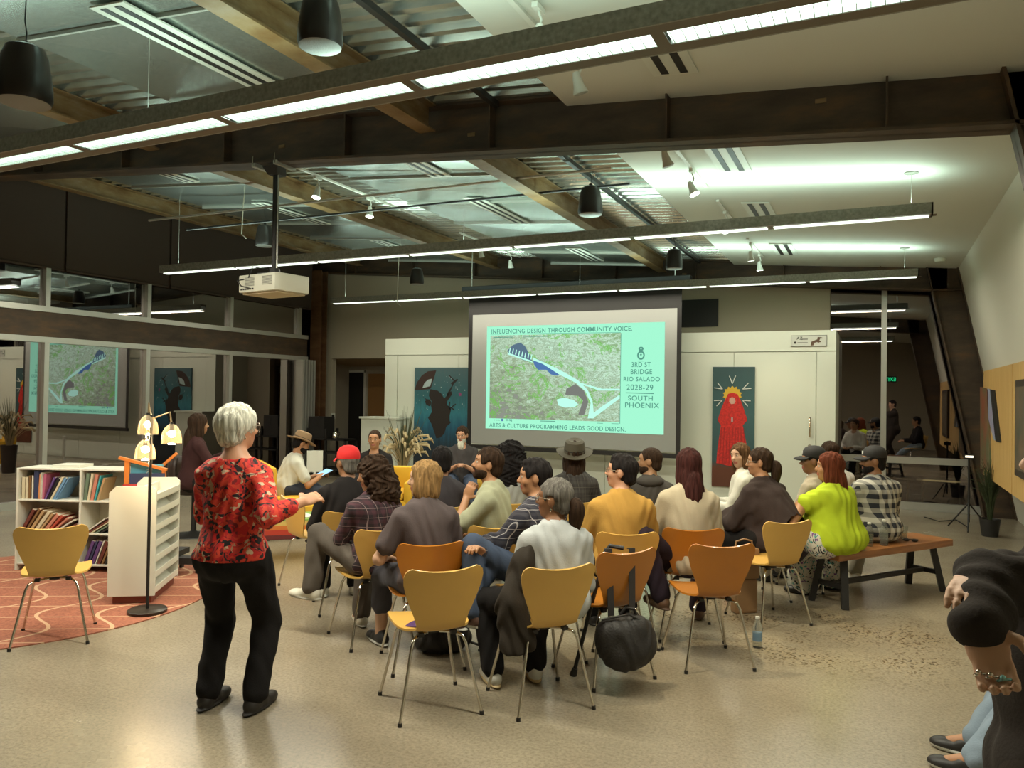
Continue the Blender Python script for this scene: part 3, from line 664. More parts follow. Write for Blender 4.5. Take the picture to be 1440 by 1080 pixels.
ink('silhouette', [(190, 340), (265, 355), (300, 385), (330, 435), (375, 380), (400, 360), (410, 390), (355, 470), (360, 500), (400, 545), (385, 600), (385, 660), (395, 680), (350, 720), (330, 790), (290, 830), (250, 838), (225, 760), (200, 690), (165, 630), (205, 570), (195, 500), (205, 470), (175, 410), (178, 370)])
ink('fan', [(30, 350), (55, 270), (105, 200), (165, 160), (250, 150), (195, 330), (180, 340), (110, 345)], mat('fan_brown', (.035, .018, .013), .7))
ink('fan_centre', [(110, 330), (130, 280), (165, 245), (208, 235), (188, 310)], M_STAR, 1)
ink('banjo_neck', [(370, 410), (425, 290), (470, 245), (460, 235), (395, 280), (410, 300), (350, 400)])
ink('banjo_neck', [(375, 205), (385, 200), (440, 255), (430, 262)])
ink('small_pot', [(110, 415), (150, 440), (190, 445), (200, 480), (185, 515), (150, 500), (135, 465), (148, 450)])
ink('string', [(380, 470), (392, 465), (385, 530), (445, 485), (450, 495), (410, 525), (435, 550), (420, 550), (400, 535), (390, 555), (370, 520)])
ink('bright_flower', [(475, 385), (490, 372), (505, 390), (500, 408), (482, 410)], mat('magenta', (.25, .05, .15), .7))
mb = MB(); rn = random.Random(3)
for i in range(40):
    p = PW(586 + rn.random() * 70, 521 + rn.random() * 55, .6); r = .004 + rn.random() * .008
    mb.prism([(p.x + r * math.cos(a * PI / 3), p.y, p.z + r * math.sin(a * PI / 3)) for a in range(6)], (0, .0006, 0))
mb.obj('star_dots', M_STAR, t)['kind'] = 'stuff'
t = thing('painting', 'tall painting of a red robed faceless figure with yellow halo, right of the screen', 'painting')
z0, z1 = PW(1001, 683).z, PW(1003, 516).z; xa, xb = PW(1003, 516).x, PW(1062, 516).x
MB().b2((xa, PY - .026, z0), (xb, PY, z1)).obj('canvas', grad_mat('teal_canvas', [(0, (.09, .025, .008)), (.16, (.11, .03, .01)), (.21, (.03, .07, .075)), (.6, (.035, .10, .105)), (1, (.03, .07, .075))], z0, z1, .12, 3), t)
zz = lambda pts: [PW(980 + x / 5.4, 500 + y / 5.4, 1) for x, y in pts]
M_RED = mat('painted_red', (.50, .015, .010), .6, noise=.35, nscale=30)
halo = []
for i in range(28):
    a = 2 * PI * i / 28; r = 74 if i % 2 else 60; halo.append((272 + r * math.cos(a), 300 - r * .95 * math.sin(a)))
ink('halo', halo, mat('halo_yellow', (.60, .38, .03), .6))
ink('robe', [(240, 290), (275, 282), (310, 292), (335, 340), (360, 410), (385, 490), (350, 530), (372, 640), (385, 700), (390, 800), (360, 835), (260, 840), (150, 815), (160, 700), (185, 530), (160, 490), (185, 410), (215, 340)], M_RED, 1)
ink('face', [(250, 325), (270, 316), (292, 325), (296, 350), (285, 366), (262, 368), (248, 350)], mat('face_pink', (.55, .32, .25), .6), 2)
ink('brooch', [(265, 470), (275, 470), (275, 505), (265, 505)], M_STAR, 2)
mb = MB()
for (x0, y0, x1, y1, x2, y2) in ((250, 155, 272, 215, 297, 153), (395, 208, 350, 255, 415, 250), (410, 345, 350, 340, 388, 385), (133, 342, 195, 340, 153, 383), (135, 245, 198, 255, 160, 207)):
    for (ax, ay) in ((x0, y0), (x2, y2)):
        p, q = zz([(ax, ay)])[0], zz([(x1, y1)])[0]; mb.bar(p - Vector((0, .003, 0)), q - Vector((0, .003, 0)), .012, .012, (0, 1, 0))
mb.obj('rays', mat('ray_white', (.6, .62, .58), .6), t)
mb = MB()
for i in range(9):
    x = 190 + i * 21; p, q = zz([(x, 545)])[0], zz([(175 + i * 24, 820)])[0]; mb.bar(p - Vector((0, .003, 0)), q - Vector((0, .003, 0)), .006, .003, (0, 1, 0))
mb.obj('robe_folds', mat('dark_red', (.25, .008, .006), .6), t)
# ---- wall sign above the doors
t = thing('wall_sign', 'small rectangular sign with a flying bird above the right end of the white doors', 'sign', (0, 0, 0))
a, b = PW(1112.5, 472), PW(1163, 486.8)
MB().b2((a.x, PY - .012, b.z), (b.x, PY, a.z)).obj('plate', mat('sign_plate', (.55, .56, .50), .4), t)
MB().b2((a.x, PY - .014, a.z - .006), (b.x, PY - .012, a.z)).b2((a.x, PY - .014, b.z), (b.x, PY - .012, b.z + .006)).b2((a.x, PY - .014, b.z), (a.x + .006, PY - .012, a.z)).b2((b.x - .006, PY - .014, b.z), (b.x, PY - .012, a.z)).obj('border', M_INK, t)
zz = lambda pts: [Vector((PW(1100 + x / 18, 455 + y / 18).x, PY - .015, PW(1100 + x / 18, 455 + y / 18).z)) for x, y in pts]
ink('bird', [(720, 560), (740, 460), (790, 440), (890, 400), (900, 340), (1000, 350), (1040, 375), (960, 385), (940, 440), (985, 450), (980, 470), (930, 480), (920, 510), (890, 470), (820, 490), (790, 555)], mat('bird_brown', (.10, .055, .03), .7))
M_INK2 = M_INK
textmesh('lettering', 'AZ', .06, M_INK, (PW(1120.5, 478.3).x, PY - .0135, PW(1116.5, 477.8).z), parent=t, bold=.001)
MB().b2((PW(1127, 478).x, PY - .0135, PW(1127, 478).z), (PW(1136, 478).x, PY - .012, PW(1127, 476.3).z)).obj('small_print', mat('sign_grey', (.2, .2, .18), .6), t); MB().b2((PW(1121.5, 482).x, PY - .0135, PW(1121.5, 482.3).z), (PW(1136, 482).x, PY - .012, PW(1121.5, 481.4).z)).obj('small_print', MATS['sign_grey'], t)
MB().cyl((PW(1118.3, 482).x, PY - .014, PW(1118.3, 482).z), (PW(1118.3, 482).x, PY - .012, PW(1118.3, 482).z), .018).obj('round_logo', M_INK, t)
# ---- right wall: wood display panels
def wood_panel(y0, y1, label):
    t = thing('maple_board', label, 'display panel', (1.33, y0, .7))
    MB().b2((0, 0, 0), (.03, y1 - y0, 1.41)).obj('board', M_WOOD, t, bevel=.003)
    MB().prism([(.03, .05, .05), (.30, .05, .05), (.09, .05, 1.36), (.03, .05, 1.36)], (0, y1 - y0 - .1, 0)).obj('side_frame', M_WOOD, t)
    return t
wood_panel(9.85, 12.3, 'maple display board on the leaning right wall, carrying the slanted V-shaped artwork')
wood_panel(6.8, 9.80, 'second maple display board at the right edge, carrying a dark framed picture')
t = thing('artwork', 'V-shaped two-wing artwork with green, pink and blue paint on the maple board', 'artwork', (0, 0, 0))
def RX(u, v, d=0): p = atX(u, v, 1.33); return Vector((1.33 - .02 - d, p.y, p.z))
zz2 = lambda pts: [RX(1360 + x / 4.91, 500 + y / 4.91) for x, y in pts]
MB().prism(zz2([(100, 218), (120, 222), (125, 790), (103, 780)]), (.02, 0, 0)).prism(zz2([(120, 222), (155, 235), (168, 800), (125, 775)]), (.02, 0, 0)).obj('tall_wing', mat('green_red_paint', (.10, .13, .06), .6, color2=(.26, .07, .03), nscale=2.5), t)
MB().prism(zz2([(150, 230), (170, 235), (210, 590), (195, 580), (155, 420)]), (.02, 0, 0)).obj('bright_wing', mat('pink_blue_paint', (.35, .22, .40), .6, color2=(.22, .38, .42), nscale=3), t)
MB().prism(zz2([(170, 235), (195, 240), (238, 600), (208, 590)]), (.02, 0, 0)).obj('dark_wing', M_BLACK, t)
t = thing('framed_picture', 'dark framed picture on the second maple board at the right edge', 'picture', (0, 0, 0))
MB().b2((1.29, 8.0, .95), (1.33, 9.35, 1.92)).obj('frame', mat('dark_frame', (.035, .02, .012), .4), t)
MB().b2((1.285, 8.07, 1.02), (1.29, 9.28, 1.85)).obj('print', mat('dim_print', (.06, .07, .05), .4, color2=(.20, .12, .07), nscale=3), t)
# ================================================================== CHAIRS
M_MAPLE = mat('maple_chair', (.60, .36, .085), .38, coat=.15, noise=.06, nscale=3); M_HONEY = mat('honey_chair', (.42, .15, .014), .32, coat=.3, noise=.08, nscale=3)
def chair_shell(rows, m, name, par):
    n = 12; vs = []
    for (y, z, w, cv, dip) in rows:
        for i in range(n + 1):
            s = -1 + 2 * i / n
            vs.append((w * s, y + cv * s * s, z - dip * (1 - s * s) + (.012 * s * s if z < .47 else 0)))
    fs = [(r * (n + 1) + i, r * (n + 1) + i + 1, (r + 1) * (n + 1) + i + 1, (r + 1) * (n + 1) + i) for r in range(len(rows) - 1) for i in range(n)]
    me = bpy.data.meshes.new(name); me.from_pydata(vs, [], fs); me.materials.append(m); me.shade_smooth()
    bm = bmesh.new(); bm.from_mesh(me); bm.normal_update()
    g = bmesh.ops.solidify(bm, geom=bm.faces[:], thickness=.011)
    bmesh.ops.recalc_face_normals(bm, faces=bm.faces); bm.to_mesh(me); bm.free(); me.shade_smooth()
    try: me.set_sharp_from_angle(angle=math.radians(50))
    except Exception: pass
    o = bpy.data.objects.new(name, me); COL.objects.link(o); o.parent = par; return o
SEAT = [(.245, .425, .11, 0, 0), (.24, .432, .15, 0, 0), (.225, .441, .178, 0, 0), (.19, .449, .196, 0, 0), (.10, .450, .207, 0, 0), (.0, .443, .207, 0, 0), (-.07, .438, .195, 0, 0), (-.115, .438, .172, 0, 0), (-.15, .443, .142, 0, 0), (-.175, .455, .135, .0, 0)]
BACK = [(-.1755, .4555, .135, .0, 0), (-.189, .475, .132, .002, 0), (-.197, .50, .137, .005, 0), (-.207, .54, .150, .010, 0), (-.222, .60, .176, .018, 0), (-.236, .66, .199, .026, 0), (-.248, .715, .214, .03, 0), (-.256, .75, .217, .03, .004), (-.261, .775, .211, .028, .010), (-.264, .790, .198, .026, .016), (-.265, .798, .176, .02, .022)]
def make_chair():
    t = thing('dining_chair', 'x', 'chair')
    chair_shell(SEAT, M_MAPLE, 'seat', t); chair_shell(BACK, M_MAPLE, 'backrest', t)
    for sx in (-1, 1):
        for sy in (-1, 1):
            pts = [(sx * .03, sy * .055, .415), (sx * .10, sy * .11, .418), (sx * .135, sy * .145, .405), (sx * .15, sy * .16, .37), (sx * .185, sy * .19, .19), (sx * .222, sy * .222, .012)]
            l = MB().tube(pts, .0085, 10).obj('leg', M_CHROME, t, smooth=True)
            MB().cyl((sx * .2225, sy * .2225, 0), (sx * .221, sy * .221, .02), .0115).obj('foot_cap', M_BLACK, l)
    MB().lathe((0, 0, .408), [(0, 0), (.07, 0), (.07, .016), (0, .022)], 20).box((-.09, -.12, .424), (.03, .03, .02)).box((.09, -.12, .424), (.03, .03, .02)).obj('underseat_bracket', M_BLACK, t)
    return t
CH0 = make_chair(); _first = [True]
def put_chair(x, y, rz, label, honey=False, group='plywood chairs of the audience'):
    if _first[0]:
        _first[0] = False; CH0.location = (x, y, 0); CH0.rotation_euler = (0, 0, rz); tag(CH0, label, 'chair', group); return CH0
    return dup(CH0, (x, y, 0), rz, label, group, SW if honey else None)
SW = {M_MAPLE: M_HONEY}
rd = math.radians
put_chair(-5.03, 3.42, rd(48), 'yellow maple chair at the left standing on the red rug edge')
put_chair(-2.19, 3.63, rd(48), 'empty yellow maple chair front and centre with a purple paper on its seat')
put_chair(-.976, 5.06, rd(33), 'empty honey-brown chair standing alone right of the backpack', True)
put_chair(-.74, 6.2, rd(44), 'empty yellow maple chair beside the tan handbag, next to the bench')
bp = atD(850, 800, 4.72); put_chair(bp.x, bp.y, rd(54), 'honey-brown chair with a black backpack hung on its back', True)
# purple paper on the empty chair
tag(MB().prism([(-.16, -.06, 0), (-.05, -.12, 0), (-.02, .04, 0), (-.12, .09, 0)], (0, 0, .002)).obj('purple_leaflet', mat('purple_paper', (.06, .02, .10), .6), loc=(-2.19, 3.63, .456), rz=rd(48)), 'purple leaflet lying on the empty yellow chair seat', 'leaflet')
# ================================================================== BENCH
bd = Vector((.59 + .29, 7.93 - 6.69, 0)).normalized(); bang = math.atan2(bd.y, bd.x)
bc = Vector(((-.29 + .59 - .6 + .44) / 4, (6.69 + 7.93 + 6.91 + 8.16) / 4, 0))
M_BTOP = mat('bench_wood', (.30, .11, .03), .35, coat=.2); woodify(M_BTOP, (.22, .08, .02), (.36, .15, .045), (.8, 8, 8), 4)
t = thing('bench', 'long reddish wood bench with black trestle legs at the right', 'bench', bc, bang)
MB().b2((-.77, -.19, .40), (.77, .19, .46)).obj('seat_plank', M_BTOP, t, bevel=.006)
for sx in (-1, 1):
    for sy in (-1, 1):
        MB().bar((sx * .60, sy * .10, .40), (sx * .66, sy * .165, 0.0), .055, .05).obj('leg', M_BLACK, t)
    MB().bar((sx * .63, -.13, .17), (sx * .63, .13, .17), .03, .04).obj('crossbar', M_BLACK, t)
MB().bar((-.63, 0, .17), (.63, 0, .17), .03, .04).obj('stretcher', M_BLACK, t)
def on_bench(lx, ly, z=.461): return bc + Matrix.Rotation(bang, 3, 'Z') @ Vector((lx, ly, 0)) + Vector((0, 0, z))
M_CLEAR = mat('clear_plastic', (.75, .8, .78), .08, spec=.6); nt, b = nodes_of(M_CLEAR); b.inputs['Transmission Weight'].default_value = .9; b.inputs['IOR'].default_value = 1.12
M_LABEL = mat('bottle_label', (.15, .25, .35), .4); M_CAPW = mat('white_cap', (.7, .7, .65), .4)
def bottle(loc, label, h=.21, lab=M_LABEL, cap=True):
    t = thing('water_bottle', label, 'bottle', loc)
    MB().lathe((0, 0, 0), [(.0, .0), (.028, 0), (.032, .01), (.032, h * .62), (.03, h * .68), (.014, h * .86), (.012, h * .93), (0, h * .93)], 20).obj('bottle_body', M_CLEAR, t, smooth=True)
    MB().lathe((0, 0, h * .22), [(.0325, 0), (.0325, h * .26)], 20).obj('label_band', lab, t, smooth=True)
    if cap: MB().lathe((0, 0, h * .92), [(0, 0), (.015, 0), (.015, h * .07), (0, h * .075)], 14).obj('cap', M_CAPW, t, smooth=True)
bottle((-.719, 5.488, 0), 'small clear water bottle with a white cap standing on the floor')
bottle(on_bench(-.22, -.06), 'clear plastic water bottle standing on the bench behind the woman in lime, left one', .20, M_CLEAR)
bottle(on_bench(-.08, -.10), 'clear plastic water bottle standing on the bench behind the plaid shirt man, right one', .22, M_CLEAR)
t = thing('plastic_cup', 'clear plastic cup on the bench beside the plaid shirt man', 'cup', on_bench(.36, .02)); 
MB().lathe((0, 0, 0), [(.0, .003), (.03, .003), (.042, .115), (.040, .115), (.028, .006), (0, .006)], 24).obj('cup_wall', M_CLEAR, t, smooth=True)
t = thing('sunglasses', 'dark sunglasses lying on the bench beside the plastic cup', 'sunglasses', on_bench(.30, -.09))
for s in (-1, 1):
    MB().ball((s * .032, 0, .012), .026, 12, (1, .5, .55)).obj('lens', M_BLACK, t, smooth=True)
    MB().tube([(s * .058, 0, .012), (s * .062, .06, .012), (s * .058, .11, .006)], .003, 6).obj('temple', M_BLACK, t)
MB().cyl((-.01, 0, .018), (.01, 0, .018), .003).obj('bridge', M_BLACK, t)
# ================================================================== BAGS
p = atz(879, 905, .0)
M_BAG = mat('black_nylon', (.014, .012, .011), .6, bump=.3, bscale=90)
# ================================================================== READING CORNER
M_RUG = mat('terracotta_rug', (.30, .10, .06), .95)
nt, b = nodes_of(M_RUG); tc = N(nt, 'ShaderNodeTexCoord'); mp = N(nt, 'ShaderNodeMapping'); mp.inputs['Rotation'].default_value = (0, 0, rd(-30))
sx = N(nt, 'ShaderNodeSeparateXYZ'); L = nt.links; L.new(tc.outputs['Object'], mp.inputs[0]); L.new(mp.outputs[0], sx.inputs[0])
def mth(op, a, c=None, v=None):
    n = N(nt, 'ShaderNodeMath', operation=op); L.new(a, n.inputs[0])
    if c is not None: L.new(c, n.inputs[1])
    elif v is not None: n.inputs[1].default_value = v
    return n.outputs[0]
s1 = mth('MULTIPLY', mth('SINE', mth('MULTIPLY', sx.outputs[1], v=7.5)), v=.13)
ln = mth('ABSOLUTE', mth('SUBTRACT', mth('FRACT', mth('MULTIPLY', mth('ADD', sx.outputs[0], s1), v=2.3)), v=.5))
l1 = mth('LESS_THAN', ln, v=.035)
l2 = mth('LESS_THAN', mth('ABSOLUTE', mth('SUBTRACT', mth('FRACT', mth('MULTIPLY', sx.outputs[1], v=3.4)), v=.5)), v=.022)
mk = mth('MAXIMUM', l1, l2)
n1 = N(nt, 'ShaderNodeTexNoise', Scale=60.0, Detail=4.0); L.new(tc.outputs['Object'], n1.inputs['Vector'])
base = ramp(nt, n1.outputs['Fac'], [(.3, (.22, .075, .045)), (.7, (.36, .13, .075))])
mx = N(nt, 'ShaderNodeMix', data_type='RGBA'); L.new(mk, mx.inputs[0]); L.new(base, mx.inputs[6]); mx.inputs[7].default_value = (.52, .33, .20, 1); L.new(mx.outputs[2], b.inputs['Base Color'])
tag(MB().lathe((0, 0, 0), [(0, .0), (1.6, 0), (1.6, .008), (0, .009)], 96).obj('round_rug', M_RUG, loc=(-6.42, 4.0, .0)), 'round terracotta rug with wavy cream lines under the bookshelves', 'rug')
M_LAM = mat('white_laminate', (.66, .66, .57), .4)
# magazine rack seen from its narrow end
A = atz(150, 852); rk = rd(34)
t = thing('magazine_rack', 'tall white magazine rack seen end-on, beside the floor lamp', 'magazine rack', A, rk)
w, d, h = .35, .68, .93
def rackpart(name, lo, hi, m=M_LAM): return MB().b2(lo, hi).obj(name, m, t, bevel=.003)
o = MB().prism([(0, 0, .07), (w, 0, .07), (w, 0, h - .03), (w - .03, 0, h), (.05, 0, h), (0, 0, h - .05)], (0, .02, 0)).obj('end_panel', M_LAM, t)
MB().prism([(0, d - .02, .07), (w, d - .02, .07), (w, d - .02, h - .03), (w - .03, d - .02, h), (.05, d - .02, h), (0, d - .02, h - .05)], (0, .02, 0)).obj('end_panel', M_LAM, t)
rackpart('centre_board', (w / 2 - .01, .02, .07), (w / 2 + .01, d - .02, h - .03))
for i in range(7):
    z = .08 + i * .122
    rackpart('shelf', (w / 2 + .01, .02, z), (w - .005, d - .02, z + .012)); rackpart('shelf', (.005, .02, z), (w / 2 - .01, d - .02, z + .012))
    MB().prism([(w - .012, .02, z + .01), (w, .02, z + .01), (w, .02, z + .055), (w - .008, .02, z + .055)], (0, d - .04, 0)).obj('lip', M_LAM, t)
    if i < 6: MB().prism([(w / 2 + .012, .02, z + .012), (w - .06, .02, z + .012), (w / 2 + .012, .02, z + .12)], (0, d - .04, 0)).obj('sloped_back', M_LAM, t)
rackpart('base', (.03, .03, 0.01), (w - .03, d - .03, .07), mat('red_plinth', (.20, .05, .03), .6))
# floor lamp
lb = atz(207, 862); lx, ly = lb.x, lb.y
t = thing('floor_lamp', 'black floor lamp with three glowing ribbed glass shades by the magazine rack', 'floor lamp', (lx, ly, 0))
MB().lathe((0, 0, 0), [(0, 0), (.135, 0), (.14, .008), (.14, .028), (.132, .034), (.02, .036), (0, .036)], 40).obj('base', mat('bronze_black', (.03, .022, .016), .35, .4), t, smooth=True)
MB().tube([(0, 0, .03), (0, 0, 1.50)], .0115, 12).obj('pole', M_BLACK, t, smooth=True)
M_SHD = mat('ribbed_glass', (.95, .82, .6), .25); nt, b = nodes_of(M_SHD); b.inputs['Transmission Weight'].default_value = .9; b.inputs['IOR'].default_value = 1.1; b.inputs['Emission Color'].default_value = (1, .62, .25, 1); b.inputs['Emission Strength'].default_value = .12
M_BULB = mat('lit_bulb', (1, .9, .7), .4, emit=(1, .90, .66), estr=70)
for k, (u, v) in enumerate(((208, 611), (241, 624), (204, 646))):   # bottom rims
    p = atD(u, v, 5.85); q = Vector((p.x - lx, p.y - ly, p.z)); r = .07; hh = .15
    s = MB(); n = 48; prof = [(r, 0), (r * 1.0, .03), (r * .93, .08), (r * .68, .12), (r * .35, .145), (.012, .15)]
    vs = []; fs = []
    for (rr, z) in prof:
        for i in range(n):
            a = 2 * PI * i / n; r2 = rr * (1 + (.035 if i % 2 else -.0)); vs.append((q.x + r2 * math.cos(a), q.y + r2 * math.sin(a), q.z + z))
    for j in range(len(prof) - 1):
        for i in range(n): fs.append((j * n + i, j * n + (i + 1) % n, (j + 1) * n + (i + 1) % n, (j + 1) * n + i))
    sh = s.add(vs, fs).obj('lamp_shade', M_SHD, t, smooth=False)
    MB().ball((q.x, q.y, q.z + .075), .026, 16).obj('bulb', M_BULB, sh, smooth=True)
    MB().cyl((q.x, q.y, q.z + .10), (q.x, q.y, q.z + .165), .014).obj('socket', M_BLACK, sh)
    top = (0, 0, (1.50, 1.47, 1.36)[k])
    MB().tube([top, (q.x * .5, q.y * .5, top[2] + .03), (q.x * .9, q.y * .9, q.z + .24), (q.x, q.y, q.z + .15)], .006, 8).obj('arm', mat('pale_brass', (.5, .38, .22), .3, .7), t, smooth=True)
    l = bpy.data.lights.new('bulb', 'POINT'); l.energy = 6; l.color = (1, .70, .38); l.shadow_soft_size = .03
    o = bpy.data.objects.new('bulb_light', l); COL.objects.link(o); o.parent = t; o.location = (q.x, q.y, q.z - .02)
# bookshelf: two bays
f_ = Vector((-.428, .904, 0)); r_ = Vector((.904, .428, 0))
s0 = atz(20, 803); s1 = s0 + r_ * 1.02
sang = math.atan2(r_.y, r_.x) - rd(3)
t = thing('bookshelf', 'low white two-bay bookshelf full of books behind the left yellow chair', 'bookshelf', s0, sang)
SWD, SD, SH = 1.03, .30, .95
def shp(name, lo, hi): return MB().b2(lo, hi).obj(name, M_LAM, t, bevel=.004)
for x in (0, .60, SWD): shp('upright', (x, 0, .0), (x + .02, SD, SH))
BT = [.06, .345, .645, .935]
for z in BT: shp('shelf', (.02, .005, z), (.60, SD, z + .018)); shp('shelf', (.62, .005, z), (SWD, SD, z + .018))
shp('back_panel', (0, SD, .05), (SWD + .02, SD + .01, SH))
tag(MB().b2((.30, .06, SH + .004), (.56, .28, SH + .03)).obj('flat_box', M_LAM, loc=s0, rz=sang), 'flat white box lying on top of the bookshelf', 'box')
BR = Matrix.Rotation(sang, 3, 'Z')
def book(bx, z, th, hh, dp, lean, col, label, grp, y0=.02, R2=0):
    R = BR @ Matrix.Rotation(lean, 3, 'Y')
    t = thing('book', label, 'book', s0 + BR @ Vector((bx, y0, z)), 0, grp)
    t.rotation_euler = R.to_euler()
    m = mat('book_' + col[0], col[1], .45)
    MB().b2((0, 0, 0), (.002, dp, hh)).b2((th - .002, 0, 0), (th, dp, hh)).b2((0, 0, 0), (th, .002, hh)).obj('cover', m, t)
    MB().b2((.002, .004, .003), (th - .002, dp - .004, hh - .003)).obj('pages', mat('paper', (.62, .57, .44), .8), t)
CREAM = ('cream', (.62, .55, .38)); BRNB = ('brown', (.22, .12, .05)); DKB = ('dark_blue', (.04, .05, .11)); ORG = ('orange', (.62, .26, .10)); PNK = ('pink', (.45, .12, .20)); BLK = ('black', (.02, .02, .02)); BLU = ('light_blue', (.14, .28, .45))
RED = ('red', (.45, .08, .05)); PUR = ('purple', (.12, .06, .20)); GRN = ('grey_green', (.14, .20, .14)); TEA = ('teal', (.06, .35, .38)); TAN = ('tan', (.45, .30, .15)); SAL = ('salmon', (.55, .22, .15)); WHT = ('white', (.66, .64, .55)); MAR = ('maroon', (.14, .04, .03))
z = BT[2] + .019
row = [(.04, .03, .20, 0, CREAM), (.075, .025, .20, 0, CREAM), (.105, .018, .215, 0, BRNB), (.135, .012, .215, 0, WHT), (.155, .045, .26, 0, DKB), (.215, .022, .245, .0, WHT), (.243, .03, .235, -.06, ORG), (.275, .028, .235, -.10, PNK), (.305, .018, .225, -.40, PUR), (.332, .022, .225, -.46, BLK), (.36, .02, .235, -.48, CREAM), (.385, .024, .235, -.50, BLU), (.415, .012, .24, -.52, BLU)]
for i, (x, th, hh, ln_, c) in enumerate(row):
    book(x + (0.0 if ln_ == 0 else -.05), z, th, hh, .19, -ln_, c, '%s book on the top shelf of the left bay, %s from the left' % (c[0].replace('_', ' '), ['first', 'second', 'third', 'fourth', 'fifth', 'sixth', 'seventh', 'eighth', 'ninth', 'tenth', 'eleventh', 'twelfth', 'thirteenth'][i]), 'books on the top shelf, left bay')
z = BT[1] + .019
row = [(.03, .03, .24, .5, MAR), (.075, .02, .25, .55, BRNB), (.11, .025, .24, .58, TAN), (.155, .03, .24, .62, CREAM), (.20, .02, .22, .65, TAN), (.24, .03, .22, .68, SAL), (.285, .022, .21, .72, RED), (.32, .018, .21, .85, SAL), (.35, .015, .22, 1.0, WHT), (.39, .016, .2, 1.12, MAR)]
for i, (x, th, hh, ln_, c) in enumerate(row):
    book(x, z + .01 * 0, th, hh, .19, ln_, c, '%s book leaning on the left bay middle shelf, %s from the left' % (c[0].replace('_', ' '), ['first', 'second', 'third', 'fourth', 'fifth', 'sixth', 'seventh', 'eighth', 'ninth', 'tenth'][i]), 'books on the middle shelf, left bay')
z = BT[2] + .019
row = [(.63, .03, .25, -.10, GRN), (.665, .022, .25, -.14, CREAM), (.695, .03, .245, -.18, SAL), (.73, .015, .235, -.22, TEA), (.755, .02, .215, -.28, TAN)]
for i, (x, th, hh, ln_, c) in enumerate(row):
    book(x - .03 * 0, z, th, hh, .19, -ln_ * -1 if False else -ln_ * 1, c, '%s book on the top shelf of the right bay, %s from the left' % (c[0].replace('_', ' '), ['first', 'second', 'third', 'fourth', 'fifth'][i]), 'books on the top shelf, right bay')
z = BT[1] + .019
row = [(.64, .012, .24, .95, WHT), (.67, .014, .24, 1.0, MAR), (.70, .012, .24, 1.0, CREAM), (.74, .016, .24, 1.0, GRN), (.78, .014, .24, 1.02, BLK)]
for i, (x, th, hh, ln_, c) in enumerate(row):
    book(x, z, th, hh, .19, ln_, c, '%s magazine low on the right bay middle shelf, %s from the left' % (c[0].replace('_', ' '), ['first', 'second', 'third', 'fourth', 'fifth'][i]), 'magazines on the middle shelf, right bay')
z = BT[0] + .019
row = [(.64, .03, .23, .35, PUR), (.68, .02, .23, .35, DKB), (.71, .03, .23, .35, PUR), (.75, .012, .23, .35, WHT), (.77, .03, .23, .35, MAR), (.81, .02, .23, .35, BRNB), (.84, .02, .23, .35, BLK)]
for i, (x, th, hh, ln_, c) in enumerate(row):
    book(x, z, th, hh, .19, ln_, c, '%s book tilted on the bottom shelf of the right bay, %s from the left' % (c[0].replace('_', ' '), ['first', 'second', 'third', 'fourth', 'fifth', 'sixth', 'seventh'][i]), 'books on the bottom shelf, right bay')
# orange book house on a white stand
p = atD(199, 690, 7.05); ha = sang + rd(14)
M_ORN = mat('orange_wood', (.68, .20, .03), .5)
t = thing('display_stand', 'white stand behind the magazine rack, under the orange book house', 'stand', (p.x, p.y, 0), ha)
MB().b2((-.17, -.02, 0), (.20, .30, p.z)).obj('box', M_LAM, t)
t = thing('book_house', 'orange-framed little house-shaped book box with a blue back board', 'book house', (p.x, p.y, p.z + .002), ha)
MB().b2((-.15, .0, 0), (-.11, .04, .27)).obj('post', M_ORN, t); MB().b2((.17, .0, 0), (.20, .04, .20)).obj('post', M_ORN, t)
MB().bar((-.20, .02, .30), (.21, .02, .185), .05, .025).obj('roof_edge', M_ORN, t); MB().bar((.10, .26, .19), (.24, .26, .32), .05, .025).obj('roof_edge', M_ORN, t)
MB().b2((-.11, .05, .05), (.17, .06, .235)).obj('blue_board', mat('sky_blue_board', (.10, .36, .50), .6), t)
mb = MB()
for (x0, y0, x1, y1) in ((0, .10, .05, .17), (.05, .17, .09, .15), (.09, .15, .10, .10), (.10, .10, 0, .10), (.02, .10, .06, .15), (.04, .185, .09, .185), (.03, .12, .08, .12)): mb.bar((x0 - .01, .048, y0), (x1 - .01, .048, y1), .005, .004, (0, 1, 0))
mb.obj('white_drawing', WHM if 'WHM' in globals() else mat('chalk_white', (.7, .7, .66), .6), t)
tag(MB().b2((-.10, -.015, 0), (.20, -.002, .11)).obj('dark_blue_book', mat('book_dark_blue', (.04, .05, .11), .45), loc=(p.x, p.y, p.z + .05), rz=ha), 'dark blue book propped in the orange book house', 'book')
tag(MB().b2((-.15, -.04, 0), (.20, -.02, .06)).obj('red_book', mat('red_cover', (.55, .05, .04), .45), loc=(p.x, p.y, p.z + .003), rz=ha), 'flat red book under the dark blue book', 'book')
# rolling base behind the rack
p = atz(243, 805)
t = thing('rolling_cart_base', 'low black rolling base with casters behind the magazine rack', 'cart', (p.x, p.y, 0), sang)
MB().b2((-.25, -.06, .09), (.28, .06, .15)).obj('bar', M_BLACK, t); MB().b2((-.05, -.2, .15), (.06, .2, .20)).obj('cross_bar', M_BLACK, t)
for x, y in ((-.22, -.03), (.25, -.03), (0, .17)):
    c = MB().cyl((x, y, .05), (x, y, .09), .008).obj('caster', M_CHROME, t); MB().cyl((x - .012, y, .026), (x + .012, y, .026), .026).obj('wheel', M_BLACK, c)
